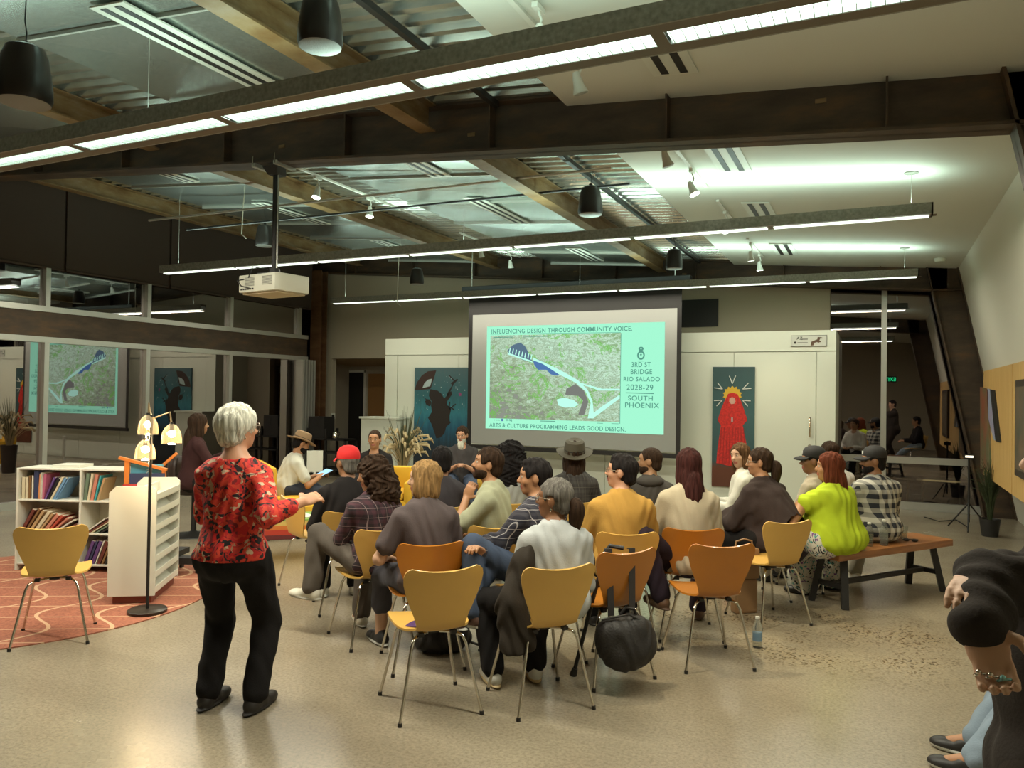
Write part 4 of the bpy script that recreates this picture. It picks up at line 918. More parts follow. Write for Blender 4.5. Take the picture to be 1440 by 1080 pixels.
# swivel chair (dark) for the reading woman
sv = atz(272, 753)
M_DK = mat('dark_brown_leather', (.035, .02, .015), .45)
t = thing('swivel_chair', 'dark high swivel chair on a black disc base, left of the standing woman', 'chair', (sv.x, sv.y, 0), rd(10))
MB().lathe((0, 0, 0), [(0, 0), (.24, 0), (.235, .015), (.06, .04), (.03, .06), (.03, .5), (0, .5)], 32).obj('pedestal', M_BLACK, t, smooth=True)
MB().lathe((0, 0, .48), [(0, 0), (.2, .01), (.24, .05), (.24, .09), (0, .1)], 32).obj('seat', M_DK, t, smooth=True)
mb = MB(); rings = []
for z, k in ((.50, 0.98), (.62, 1.12), (.80, 1.18), (.92, 1.1)):
    for i in range(17):
        a = PI * (1.05 + .9 * i / 16) - PI / 2 - PI * .5 + PI / 2
        rings.append((.25 * k * math.cos(a), .25 * k * math.sin(a), z))
mb.add(rings, [(r * 17 + i, r * 17 + i + 1, (r + 1) * 17 + i + 1, (r + 1) * 17 + i) for r in range(3) for i in range(16)])
o = mb.obj('backrest', M_DK, t, smooth=True); o.modifiers.new('s', 'SOLIDIFY').thickness = .03
# ================================================================== FAR LOUNGE
M_YEL = mat('yellow_upholstery', (.66, .38, .02), .75, noise=.08, nscale=4)
def armchair(x, y, rz, w, label, group=None, bh=.80, arms=(-1, 1)):
    t = thing('yellow_armchair', label, 'armchair', (x, y, 0), rz, group); h = w / 2; d = .36
    MB().b2((-h, -d, .14), (h, d, .38)).obj('seat_base', M_YEL, t, bevel=.04, smooth=True)
    MB().b2((-h + .1, -d + .14, .38), (h - .1, d, .47)).obj('seat_cushion', M_YEL, t, bevel=.035, smooth=True)
    MB().b2((-h, -d - .02, .3), (h, -d + .14, bh)).obj('backrest', M_YEL, t, bevel=.05, smooth=True)
    for s in (-1, 1):
        if s in arms: MB().b2((s * h - (.1 if s > 0 else 0), -d + .02, .3), (s * h + (.1 if s < 0 else 0), d, .60)).obj('armrest', M_YEL, t, bevel=.035, smooth=True)
        for q in (-1, 1): MB().cyl((s * (h - .06), q * (d - .06), 0), (s * (h - .06), q * (d - .06), .14), .018).obj('leg', M_BLACK, t)
    return t
s_ = atD(405, 690, 9.3); armchair(s_.x, s_.y, wyaw(405, -80), 1.15, 'yellow sofa at the left under the reading man in the straw hat', bh=.83, arms=(-1,))
s_ = atD(537, 690, 9.75); armchair(s_.x, s_.y, wyaw(537, 170), .85, 'yellow armchair under the woman in black by the podium', bh=.74)
s_ = atD(652, 660, 11.0); armchair(s_.x, s_.y, wyaw(650, 175), .8, 'yellow armchair under the bearded man, mostly hidden', bh=.70)
# ottoman with rainbow blanket
M_RB = mat('rainbow_stripes', (.5, .3, .1), .85); nt, b = nodes_of(M_RB); tc = N(nt, 'ShaderNodeTexCoord'); sx = N(nt, 'ShaderNodeSeparateXYZ'); nt.links.new(tc.outputs['Object'], sx.inputs[0])
mr = N(nt, 'ShaderNodeMapRange'); mr.inputs[1].default_value = .22; mr.inputs[2].default_value = .45; nt.links.new(sx.outputs[2], mr.inputs[0])
nt.links.new(ramp(nt, mr.outputs[0], [(0, (.12, .02, .02)), (.2, (.42, .04, .02)), (.42, (.55, .16, .03)), (.6, (.60, .42, .12)), (.8, (.18, .32, .06)), (.93, (.03, .12, .04))], 'CONSTANT'), b.inputs['Base Color'])
o_ = atD(410, 705, 7.9); 
t = thing('low_table', 'low black-legged table under the rainbow striped cover', 'table', (o_.x, o_.y, 0), wyaw(410, 0))
MB().b2((-.3, -.22, .37), (.3, .22, .40)).obj('table_top', M_BLACK, t)
for s in (-1, 1):
    for q in (-1, 1): MB().cyl((s * .26, q * .19, 0), (s * .26, q * .19, .37), .012).obj('leg', M_BLACK, t)
tag(MB().b2((-.33, -.25, .22), (.33, -.235, .415)).b2((-.33, .235, .3), (.33, .25, .415)).b2((-.33, -.25, .402), (.33, .25, .418)).b2((-.33, -.25, .24), (-.315, .25, .415)).b2((.315, -.25, .24), (.33, .25, .415)).obj('striped_blanket', M_RB, loc=(o_.x, o_.y, 0), rz=wyaw(410, 0), bevel=.01), 'rainbow striped blanket draped over the low table beside the pointing hand', 'blanket')
tag(MB().b2((-.2, -.2, 0), (.18, .1, .006)).obj('white_paper', mat('paper_white', (.7, .68, .58), .8), loc=(o_.x, o_.y, .42), rz=wyaw(410, 20)), 'white paper lying on the rainbow striped blanket', 'paper')
q = atz(424, 738); tag(MB().lathe((0, 0, 0), [(0, 0), (.32, 0), (.3, .012), (0, .014)], 7).obj('grey_mat', mat('blue_grey_felt', (.10, .12, .13), .9), loc=(q.x, q.y, 0)), 'small blue-grey mat on the floor behind the pointing hand', 'mat')
q = atD(444, 727, 6.7); put_chair(q.x, q.y, wyaw(444, -62), 'yellow maple chair seen side-on just left of the man in the red cap')
# refreshment stand
q = atY(462, 640, 12.6)
t = thing('drinks_cart', 'black drinks cart with shelves by the far taupe wall', 'cart', (q.x, 12.55, 0))
x0 = atY(440, 640, 12.55).x - q.x; x1 = atY(494, 640, 12.55).x - q.x
for z in (.12, .45, .72): MB().b2((x0, -.2, z), (x1, .2, z + .03)).obj('shelf', M_BLACK, t)
for x in (x0, x1 - .04, x0 + .45):
    for y in (-.2, .16): MB().b2((x, y, 0), (x + .04, y + .04, .95 if x < x1 - .1 else .75)).obj('post', M_BLACK, t)
xm = x0 + .42
tag(MB().b2((x0 + .03, -.18, .75), (xm, .15, 1.18)).b2((xm - .2, -.185, .98), (xm - .16, -.18, 1.14)).obj('coffee_machine', M_BLACK, loc=(q.x, 12.55, .003), bevel=.02), 'boxy black coffee machine on the drinks cart', 'coffee machine')
tt = thing('metal_kettle', 'small shiny kettle on the drinks cart right of the coffee machine', 'kettle', (q.x + xm + .18, 12.5, .755))
MB().lathe((0, 0, 0), [(0, 0), (.07, 0), (.075, .03), (.06, .12), (.03, .15), (0, .16)], 20).obj('pot', M_CHROME, tt, smooth=True); MB().tube([(.06, 0, .05), (.11, 0, .07), (.11, 0, .12), (.05, 0, .13)], .007, 6).obj('handle', M_BLACK, tt)
r0 = atD(443, 638, 11.9); tag(MB().b2((-.12, 0, .45), (.12, .03, .78)).b2((-.02, .0, 0), (.02, .03, .45)).b2((-.12, -.08, 0), (.12, .1, .02)).obj('white_easel_board', M_LAM, loc=(r0.x, r0.y, 0), rz=wyaw(443, 0)), 'white board standing in front of the black drinks cart', 'board')
r0 = atD(417, 655, 9.9)
a_, b_ = atY(437, 585, 12.84), atY(428, 603, 12.84); tag(MB().b2((b_.x, 12.80, b_.z), (a_.x, 12.835, a_.z)).obj('wall_notice', mat('paper', (.62, .57, .44), .8)), 'cream notice on the brown corner post', 'notice')
for k, u in enumerate((454, 469)):
    a_ = atY(u, 585, YB); tt = thing('wall_switch', 'small white wall switch with a black dial on the far taupe wall, %s one' % ('left' if k == 0 else 'right'), 'switch', (a_.x, YB - .02, a_.z))
    MB().b2((-.045, 0, -.06), (.045, .02, .06)).obj('plate', M_LAM, tt); MB().cyl((.01, -.02, 0), (.01, 0, 0), .03).obj('dial', M_BLACK, tt)
# white podium
q0 = atY(507, 640, 11.9); q1 = atY(556, 640, 11.9)
t = thing('white_podium', 'white boxy podium cabinet behind the woman in black', 'podium', (q0.x, 11.9, 0))
MB().b2((0, 0, 0), (q1.x - q0.x, .44, 1.20)).obj('cabinet', M_BLOCK, t, bevel=.004); MB().b2((-.03, -.03, 1.20), (q1.x - q0.x + .03, .47, 1.235)).obj('top', M_BLOCK, t, bevel=.004)
# pampas arrangement
def grass(base, label, n, h, spread, m, head=None, cat='plant', pot=None, name='ornamental_grass', kinds=()):
    t = thing(name, label, cat, base); rn = random.Random(len(label))
    if pot: MB().lathe((0, 0, 0), [(0, 0), (pot[0] * .75, 0), (pot[0], pot[1]), (pot[0] * .9, pot[1]), (pot[0] * .85, pot[1] * .9), (0, pot[1] * .9)], 20).obj('pot', pot[2], t, smooth=True)
    z0 = pot[1] * .85 if pot else 0; mb = MB(); hd = MB()
    for i in range(n):
        a = rn.random() * 2 * PI; s = spread * rn.random() ** .8; hh = h * (.55 + .45 * rn.random()); c, sn = math.cos(a), math.sin(a)
        pts = [(c * .02, sn * .02, z0), (c * s * .25, sn * s * .25, z0 + hh * .5), (c * s * .7, sn * s * .7, z0 + hh * .88), (c * s * 1.15, sn * s * 1.15, z0 + hh * (1.0 if s < spread * .6 else .9))]
        mb.tube(pts, [.004, .004, .003, .001], 4)
        if head and rn.random() < .55: e = Vector(pts[-1]); hd.tube([Vector(pts[2]), e, e + Vector((c * .05, sn * .05, -.07))], [.008, .022, .004], 6)
    mb.obj('leaves', m, t, smooth=True)
    if head: hd.obj('plumes', head, t, smooth=True)
    return t
q = atD(566, 690, 11.2); M_STRAW = mat('dry_straw', (.45, .36, .20), .9); M_DGRN = mat('dark_grass', (.05, .06, .025), .8)
t = grass((q.x, q.y, 0), 'pampas grass arrangement in a pot beside the white podium', 110, .75, .45, M_STRAW, M_STRAW, pot=(.15, .55, mat('dark_pot', (.03, .02, .015), .5)), name='pampas_arrangement')
mb = MB(); rn = random.Random(5)
for i in range(40):
    a = rn.random() * 2 * PI; s = .35 * rn.random(); mb.tube([(0, 0, .5), (math.cos(a) * s * .5, math.sin(a) * s * .5, 1.0), (math.cos(a) * s, math.sin(a) * s, 1.15 + .38 * rn.random())], [.006, .007, .001], 4)
mb.obj('green_blades', M_DGRN, t, smooth=True)
q = atz(1392, 754)
grass((q.x, q.y, 0), 'dark potted grass at the foot of the leaning right wall', 150, .80, .24, mat('potted_green', (.035, .05, .015), .7), pot=(.12, .22, M_BLACK), name='potted_grass')
# coffee table right
q = atD(1308, 700, 12.05)
t = thing('coffee_table', 'pale round-cornered coffee table by the dark right window', 'table', (q.x, q.y, 0), wyaw(1300, 0))
MB().prism([(-.52, -.05, .455), (-.40, -.22, .455), (.35, -.25, .455), (.56, -.08, .455), (.5, .2, .455), (-.35, .25, .455)], (0, 0, .025)).obj('table_top', mat('pale_wood', (.45, .36, .20), .4), t, bevel=.004)
for p_ in ((-.1, -.17), (.38, -.15), (.42, .12), (-.3, .15)): MB().cyl((p_[0] * 1.1, p_[1] * 1.1, 0), (p_[0], p_[1], .455), .014, .02).obj('leg', mat('pale_wood', (.45, .36, .20), .4), t)
tag(MB().b2((-.15, -.1, 0), (.2, .1, .03)).obj('dark_folder', mat('dark_folder', (.05, .05, .055), .5), loc=(q.x, q.y, .482), rz=wyaw(1300, 10)), 'dark folder lying on the coffee table', 'folder')
# music-stand like tripod by the column
q = atz(1362, 745)
t = thing('tripod_stand', 'black tripod stand with a small white lamp beside the potted grass', 'stand', (q.x, q.y, 0))
MB().cyl((0, 0, .1), (0, 0, 1.0), .014).obj('pole', M_BLACK, t)
for k in range(3):
    a = 2 * PI * k / 3 + .4; MB().cyl((0, 0, .35), (.28 * math.cos(a), .28 * math.sin(a), .01), .01).obj('leg', M_BLACK, t)
MB().b2((-.05, -.03, .93), (.05, .03, .99)).obj('lamp_head', M_BLACK, t); MB().b2((-.045, -.034, .955), (.045, -.03, .98)).obj('lamp_face', mat('soft_white', (.8, .8, .75), .4, emit=(1, .9, .7), estr=1.5), t)
tag(MB().tube([atz(1300, 727, .008), atz(1320, 733, .008), atz(1345, 731, .008), atz(1362, 742, .008)], .007, 6).obj('floor_cable', M_BLACK), 'black cable on the floor by the dark right window', 'cable')
# ================================================================== PEOPLE: volumes -> one continuous surface each
V3 = lambda *a: np.array(a, dtype=float)
def smin(a, b, k):
    h = np.clip(.5 + .5 * (b - a) / k, 0, 1); return b * (1 - h) + a * h - k * h * (1 - h)
class Vol:
    def __init__(s, lo, hi, h):
        s.lo = np.array(lo, float); s.h = h; n = np.ceil((np.array(hi) - s.lo) / h).astype(int) + 1; s.n = n
        s.ax = [s.lo[i] + h * np.arange(n[i]) for i in range(3)]; s.D = np.full(n, .3, np.float32)
    def region(s, lo, hi, pad):
        a = [int(max(0, math.floor((lo[i] - pad - s.lo[i]) / s.h))) for i in range(3)]
        b = [int(min(s.n[i], math.ceil((hi[i] + pad - s.lo[i]) / s.h) + 1)) for i in range(3)]
        sl = tuple(slice(a[i], max(a[i], b[i])) for i in range(3))
        return sl, (s.ax[0][sl[0]][:, None, None], s.ax[1][sl[1]][None, :, None], s.ax[2][sl[2]][None, None, :])
    def add(s, prim, k=.02, off=0., op='u'):
        lo, hi = prim[1], prim[2]; sl, P = s.region(lo, hi, abs(off) + k + 3 * s.h)
        if 0 in s.D[sl].shape: return
        d = (prim[0](*P) - off).astype(np.float32)
        if op == 'u': s.D[sl] = smin(s.D[sl], d, k)
        else: s.D[sl] = -smin(-s.D[sl], d, k)
    def mesh(s, name, mats, flip=False):
        D = s.D; ins = D < 0; n = D.shape
        c = np.zeros((n[0] - 1, n[1] - 1, n[2] - 1), np.int8)
        for i in (0, 1):
            for j in (0, 1):
                for k in (0, 1): c += ins[i:n[0] - 1 + i, j:n[1] - 1 + j, k:n[2] - 1 + k]
        act = np.argwhere((c > 0) & (c < 8)); idx = np.full(c.shape, -1, np.int32); idx[tuple(act.T)] = np.arange(len(act))
        if not len(act): return bpy.data.meshes.new(name)
        cv = {}
        for i in (0, 1):
            for j in (0, 1):
                for k in (0, 1): cv[(i, j, k)] = D[act[:, 0] + i, act[:, 1] + j, act[:, 2] + k].astype(float)
        acc = np.zeros((len(act), 3)); cnt = np.zeros(len(act))
        for a in range(3):
            for i in (0, 1):
                for j in (0, 1):
                    o = [i, j]; o.insert(a, 0); p = tuple(o); o[a] = 1; q = tuple(o); va, vb = cv[p], cv[q]
                    mk = (va < 0) != (vb < 0); t = np.where(mk, va / np.where(mk, va - vb, 1), 0)
                    pos = np.tile(np.array(p, float), (len(act), 1)); pos[:, a] += t
                    acc += pos * mk[:, None]; cnt += mk
        V = (act + acc / cnt[:, None]) * s.h + s.lo
        F = []
        for a in range(3):
            b, e = (a + 1) % 3, (a + 2) % 3
            sh = list(n); sh[a] -= 1
            s0 = [slice(None)] * 3; s1 = [slice(None)] * 3; s0[a] = slice(0, n[a] - 1); s1[a] = slice(1, n[a])
            A, B = ins[tuple(s0)], ins[tuple(s1)]; E = np.argwhere(A != B)
            E = E[(E[:, b] > 0) & (E[:, e] > 0) & (E[:, b] < n[b] - 1) & (E[:, e] < n[e] - 1)]
            if not len(E): continue
            sg = A[tuple(E.T)]
            def ci(db, de):
                X = E.copy(); X[:, b] -= db; X[:, e] -= de; return idx[tuple(X.T)]
            q = np.stack([ci(1, 1), ci(0, 1), ci(0, 0), ci(1, 0)], 1); q[~sg] = q[~sg][:, ::-1]; F.append(q)
        F = np.concatenate(F); F = F[(F >= 0).all(1)]
        me = bpy.data.meshes.new(name); me.vertices.add(len(V)); me.vertices.foreach_set('co', V.astype(np.float32).ravel())
        me.loops.add(F.size); me.loops.foreach_set('vertex_index', F.astype(np.int32).ravel())
        me.polygons.add(len(F)); me.polygons.foreach_set('loop_start', np.arange(0, F.size, 4, dtype=np.int32))
        try: me.polygons.foreach_set('loop_total', np.full(len(F), 4, np.int32))
        except Exception: pass
        me.polygons.foreach_set('use_smooth', np.ones(len(F), bool))
        for mm in mats: me.materials.append(mm)
        me.update(calc_edges=True); me['_n'] = 0
        s.V = V; s.F = F
        return me
def cone(a, b, ra, rb=None):
    a = np.array(a, float); b = np.array(b, float); rb = ra if rb is None else rb; ba = b - a; bb = max(ba.dot(ba), 1e-9)
    def f(X, Y, Z):
        x, y, z = X - a[0], Y - a[1], Z - a[2]; t = np.clip((x * ba[0] + y * ba[1] + z * ba[2]) / bb, 0, 1)
        return np.sqrt((x - ba[0] * t) ** 2 + (y - ba[1] * t) ** 2 + (z - ba[2] * t) ** 2) - (ra + (rb - ra) * t)
    r = max(ra, rb); return f, np.minimum(a, b) - r, np.maximum(a, b) + r
def ell(c, r, R=None):
    c = np.array(c, float); r = np.array(r, float)
    def f(X, Y, Z):
        x, y, z = X - c[0], Y - c[1], Z - c[2]
        if R is not None: x, y, z = (R[0, 0] * x + R[1, 0] * y + R[2, 0] * z, R[0, 1] * x + R[1, 1] * y + R[2, 1] * z, R[0, 2] * x + R[1, 2] * y + R[2, 2] * z)
        k0 = np.sqrt((x / r[0]) ** 2 + (y / r[1]) ** 2 + (z / r[2]) ** 2); k1 = np.sqrt((x / r[0] ** 2) ** 2 + (y / r[1] ** 2) ** 2 + (z / r[2] ** 2) ** 2)
        return k0 * (k0 - 1) / np.maximum(k1, 1e-6)
    m = r.max() if R is not None else r; return f, c - m, c + m
def rotm(yaw, pitch=0, roll=0):   # radians, intrinsic z, x, y
    cz, sz, cx, sx, cy, sy = math.cos(yaw), math.sin(yaw), math.cos(pitch), math.sin(pitch), math.cos(roll), math.sin(roll)
    return np.array([[cz, -sz, 0], [sz, cz, 0], [0, 0, 1]]) @ np.array([[1, 0, 0], [0, cx, -sx], [0, sx, cx]]) @ np.array([[cy, 0, sy], [0, 1, 0], [-sy, 0, cy]])
def ik(a, c, l1, l2, hint):
    a = np.array(a, float); c = np.array(c, float); d = c - a; L = np.linalg.norm(d)
    if L > (l1 + l2) * .995: c = a + d / L * (l1 + l2) * .995; d = c - a; L = np.linalg.norm(d)
    u = d / L; h = np.array(hint, float); h -= h.dot(u) * u; h /= (np.linalg.norm(h) + 1e-9)
    x = (l1 * l1 - l2 * l2 + L * L) / (2 * L); y = math.sqrt(max(0, l1 * l1 - x * x)); return a + u * x + h * y, c
SKINS = {'tan': (.42, .21, .105), 'light': (.55, .33, .21), 'brown': (.24, .11, .05), 'olive': (.36, .19, .095), 'pink': (.52, .27, .16), 'dark': (.13, .06, .03)}
def skin(k): return mat('skin_' + k, SKINS[k], .5, noise=.07, nscale=12, bump=.04, bscale=150)
HAIRC = {'black': (.012, .010, .010), 'dark_brown': (.034, .019, .011), 'brown': (.09, .045, .02), 'blonde': (.25, .15, .06), 'silver': (.52, .52, .44), 'grey': (.13, .12, .105), 'auburn': (.13, .035, .02), 'maroon': (.045, .014, .012), 'reddish': (.11, .028, .012)}
def hairm(k):
    nm = 'hair_' + k
    if nm in MATS: return MATS[nm]
    c = HAIRC[k]; M = mat(nm, c, .7, spec=.12); nt, b = nodes_of(M); tc = N(nt, 'ShaderNodeTexCoord'); mp = N(nt, 'ShaderNodeMapping'); mp.inputs['Scale'].default_value = (90, 90, 9)
    n = N(nt, 'ShaderNodeTexNoise', Scale=1.0, Detail=3.0, Distortion=.5); nt.links.new(tc.outputs['Object'], mp.inputs[0]); nt.links.new(mp.outputs[0], n.inputs['Vector'])
    nt.links.new(ramp(nt, n.outputs['Fac'], [(.3, tuple(x * .55 for x in c)), (.7, tuple(min(1, x * 1.5) for x in c))]), b.inputs['Base Color'])
    bp = N(nt, 'ShaderNodeBump', Strength=.6, Distance=.01); nt.links.new(n.outputs['Fac'], bp.inputs['Height']); nt.links.new(bp.outputs[0], b.inputs['Normal']); return M
def cloth(name, c, rough=.9, **k): return mat('cloth_' + name, c, rough, bump=.15, bscale=120, noise=.10, nscale=7, spec=.2, **k)
def plaid(name, base, bands, line, f=14.0, wid=.34, lw=.06):
    M = mat('plaid_' + name, base, .9); nt, b = nodes_of(M); tc = N(nt, 'ShaderNodeTexCoord'); sx = N(nt, 'ShaderNodeSeparateXYZ'); L = nt.links; L.new(tc.outputs['Object'], sx.inputs[0])
    def st(out, w, o=0.):
        a = N(nt, 'ShaderNodeMath', operation='MULTIPLY_ADD'); a.inputs[1].default_value = f; a.inputs[2].default_value = o; L.new(out, a.inputs[0])
        fr = N(nt, 'ShaderNodeMath', operation='FRACT'); L.new(a.outputs[0], fr.inputs[0]); lt = N(nt, 'ShaderNodeMath', operation='LESS_THAN'); lt.inputs[1].default_value = w; L.new(fr.outputs[0], lt.inputs[0]); return lt.outputs[0]
    ad = N(nt, 'ShaderNodeMath', operation='ADD'); L.new(sx.outputs[0], ad.inputs[0])
    hy = N(nt, 'ShaderNodeMath', operation='MULTIPLY'); hy.inputs[1].default_value = .8; L.new(sx.outputs[1], hy.inputs[0]); L.new(hy.outputs[0], ad.inputs[1])
    s1, s2 = st(ad.outputs[0], wid), st(sx.outputs[2], wid); sm = N(nt, 'ShaderNodeMath', operation='ADD'); L.new(s1, sm.inputs[0]); L.new(s2, sm.inputs[1])
    hf = N(nt, 'ShaderNodeMath', operation='MULTIPLY'); hf.inputs[1].default_value = .5; L.new(sm.outputs[0], hf.inputs[0])
    mid = tuple((p + q) / 2 for p, q in zip(base, bands)); c = ramp(nt, hf.outputs[0], [(0, base), (.4, mid), (.8, bands)], 'CONSTANT')
    l1, l2 = st(ad.outputs[0], lw, .4), st(sx.outputs[2], lw, .4); mxx = N(nt, 'ShaderNodeMath', operation='MAXIMUM'); L.new(l1, mxx.inputs[0]); L.new(l2, mxx.inputs[1])
    mx = N(nt, 'ShaderNodeMix', data_type='RGBA'); L.new(mxx.outputs[0], mx.inputs[0]); L.new(c, mx.inputs[6]); mx.inputs[7].default_value = (*line, 1); L.new(mx.outputs[2], b.inputs['Base Color']); return M
def floral(name, stops, sc=16, dist=.14):
    M = mat('print_' + name, (.4, .02, .02), .8, bump=.12, bscale=100); nt, b = nodes_of(M); tc = N(nt, 'ShaderNodeTexCoord'); L = nt.links
    n = N(nt, 'ShaderNodeTexNoise', Scale=9.0, Detail=2.0); L.new(tc.outputs['Object'], n.inputs['Vector'])
    va = N(nt, 'ShaderNodeVectorMath', operation='MULTIPLY_ADD'); va.inputs[1].default_value = (dist, dist, dist); L.new(n.outputs['Color'], va.inputs[0]); L.new(tc.outputs['Object'], va.inputs[2])
    v = N(nt, 'ShaderNodeTexVoronoi', Scale=sc); L.new(va.outputs[0], v.inputs['Vector'])
    v2 = N(nt, 'ShaderNodeTexVoronoi', Scale=sc * 3.2); L.new(va.outputs[0], v2.inputs['Vector'])
    s = N(nt, 'ShaderNodeSeparateXYZ'); L.new(v.outputs['Color'], s.inputs[0]); s2 = N(nt, 'ShaderNodeSeparateXYZ'); L.new(v2.outputs['Color'], s2.inputs[0])
    a = N(nt, 'ShaderNodeMath', operation='MULTIPLY_ADD'); a.inputs[1].default_value = .5; L.new(s2.outputs[0], a.inputs[0]); hh = N(nt, 'ShaderNodeMath', operation='MULTIPLY'); hh.inputs[1].default_value = .62; L.new(s.outputs[0], hh.inputs[0]); L.new(hh.outputs[0], a.inputs[2])
    L.new(ramp(nt, a.outputs[0], stops, 'CONSTANT'), b.inputs['Base Color']); return M
M_LIP = mat('lips', (.36, .11, .08), .45); M_EYE = mat('eye_white', (.55, .52, .46), .2); M_PUP = mat('pupil', (.01, .006, .005), .1)
NPEOPLE = 0
def to_local(w, loc, yaw):
    d = np.array(w, float) - np.array(loc, float); c, s = math.cos(-yaw), math.sin(-yaw); return V3(c * d[0] - s * d[1], s * d[0] + c * d[1], d[2])
def hand_prims(Wp, f, n, side, curl=.6, s=1.0):
    """palm + five fingers; f forearm direction, n palm normal, side +1 thumb on +s axis"""
    f = f / np.linalg.norm(f); n = n - n.dot(f) * f; n /= np.linalg.norm(n); sd = np.cross(f, n) * side; out = []
    R = np.stack([sd, n, f], 1)
    out.append((ell(Wp + f * .045 * s, (.041 * s, .017 * s, .055 * s), R), .012))
    for i in range(4):
        L = (.92, 1.0, .95, .78)[i] * s; p = Wp + f * .082 * s + sd * (.029 - .0195 * i) * s; ang = 0; r = .0092 * s
        for j, ln in enumerate((.042, .027, .022)):
            ang += curl * (.55, 1.0, .8)[j]; d = f * math.cos(ang) + n * math.sin(ang); q = p + d * ln * L
            out.append((cone(p, q, r, r * .9), .006)); p = q; r *= .9
    p = Wp + f * .018 * s + sd * .030 * s; d1 = f * .55 + sd * .75 + n * .35; d1 /= np.linalg.norm(d1); q = p + d1 * .04 * s; d2 = f * .85 + sd * .25 + n * .45; d2 /= np.linalg.norm(d2)
    out += [(cone(p, q, .014 * s, .011 * s), .010), (cone(q, q + d2 * .032 * s, .0105 * s, .0085 * s), .006)]
    return out
def person(u, v, D, phi, label, hd=None, pitch=0, roll=0, lean=8, seat=.455, stand=False, w=1., g=1., hs=1., skn='tan', hair=('short', 'black'), top=None, sleeve='short', bottom=None,
           shoe=('black', (.02, .018, .016)), L=None, R=None, Le=None, Re=None, FL=None, FR=None, extras=(), h=.008, LH=None, RH=None, hip_top=None, side_lean=0, skirt=None, nohead=False, arms=True, hem=.02, curl=.7, cam_h=None, wn=(0, 0, -1), wnR=None, curlR=None, drape=(), big=1.0, twist=0):
    ph = atD(u, v, D); yaw = wyaw(u, phi); hy = math.radians((phi if hd is None else hd) - phi); a = math.radians(lean)
    hz = (.50 * v_leg * 1 if False else (.86 * big if stand else seat + .095)); P = V3(0, 0, hz); s = V3(side_lean, math.sin(a), math.cos(a)); s /= np.linalg.norm(s)
    Ln = (ph.z - hz - .283 * hs) / s[2]; NB = P + s * Ln; Hc = NB + V3(side_lean * .1, .02 + math.sin(a) * .10, .165 * hs)
    loc = V3(ph.x, ph.y, 0); off = rotm(yaw) @ V3(Hc[0], Hc[1], 0); loc = loc - off; loc[2] = 0
    HR = rotm(hy, math.radians(pitch), math.radians(roll))
    def hp(x, y, z): return Hc + HR @ (V3(x, y, z) * hs)
    def loc_of(t, dflt):
        if t is None: return V3(*dflt)
        if t[0] == 'px': q = atD(t[1], t[2], t[3]); return to_local((q.x, q.y, q.z), loc, yaw)
        if t[0] == 'fl': q = atz(t[1], t[2], .085); return to_local((q.x, q.y, q.z), loc, yaw)
        return V3(*t)
    TR = rotm(math.radians(twist)); lx = TR @ V3(1, 0, 0)
    tor = []
    k = Ln / .47
    def tp(x, y, t): return P + s * (Ln * t) + lx * x + (TR @ V3(0, y, 0))
    tor.append((ell(P + V3(0, -.01, .015), (.160 * g, .130 * g, .130)), .05))
    tor.append((ell(tp(0, .015 * g, .34), (.138 * g, .115 * g, .17 * k), rotm(math.radians(twist), -a)), .06))
    tor.append((ell(tp(0, .0, .66), (.146 * w * (g + 1) / 2, .112 * (g + 1) / 2, .18 * k), rotm(math.radians(twist), -a)), .06))
    tor.append((cone(tp(-.108 * w, -.01, .835), tp(.108 * w, -.01, .835), .055, .055), .06))
    tor.append((cone(tp(-.06 * w, -.01, .90), NB + V3(0, -.005, .0), .05, .048), .05)); tor.append((cone(tp(.06 * w, -.01, .90), NB + V3(0, -.005, .0), .05, .048), .05))
    ua, fa = .285 * (.5 + .5 * w) * big, .25 * (.5 + .5 * w) * big; ag = .5 + .5 * g
    armp = {}; slv = []
    for sd_, tgt, eh, nm in ((-1, L, Le, 'L'), (1, R, Re, 'R')):
        S0 = tp(sd_ * .155 * w, -.01, .83); df = (sd_ * .10, .34, hz + .10) if not stand else (sd_ * .24, .08, hz - .02)
        Wt = loc_of(tgt, df)
        if eh is not None and eh[0] == 'px':
            E = loc_of(eh, (0, 0, 0)); E = S0 + (E - S0) / np.linalg.norm(E - S0) * min(np.linalg.norm(E - S0), ua * 1.15); 
        else: E, Wt = ik(S0, Wt, ua, fa, eh or (sd_ * .6, -.5, -.7))
        armp[nm] = (S0, E, Wt)
    hip = {-1: P + V3(-.095 * g, .02, -.015), 1: P + V3(.095 * g, .02, -.015)}; legs = {}
    tl, sl_ = .43 * big, .40 * big
    for sd_, tgt in ((-1, FL), (1, FR)):
        df = (sd_ * .13, .46, .085) if not stand else (sd_ * .11, .02, .085)
        A_ = loc_of(tgt, df); K, A_ = ik(hip[sd_], A_, tl, sl_, (sd_ * .12, .4, 1) if not stand else (sd_ * .1, 1, 0)); legs[sd_] = (hip[sd_], K, A_)
    allp = [P, NB, hp(0, 0, .14), hp(0, .15, 0), hp(0, -.15, 0)] + [q for t in armp.values() for q in t] + [q for t in legs.values() for q in t]
    lo = np.min(allp, 0) - V3(.24, .24, .10) - V3(.08, .08, 0) * max(0, g - 1) * 2; hi = np.max(allp, 0) + V3(.24, .24, .10) + V3(.08, .08, 0) * max(0, g - 1) * 2; lo[2] = max(lo[2], 0)
    # ---- body
    B = Vol(lo, hi, h)
    for p, kk in tor: B.add(p, kk)
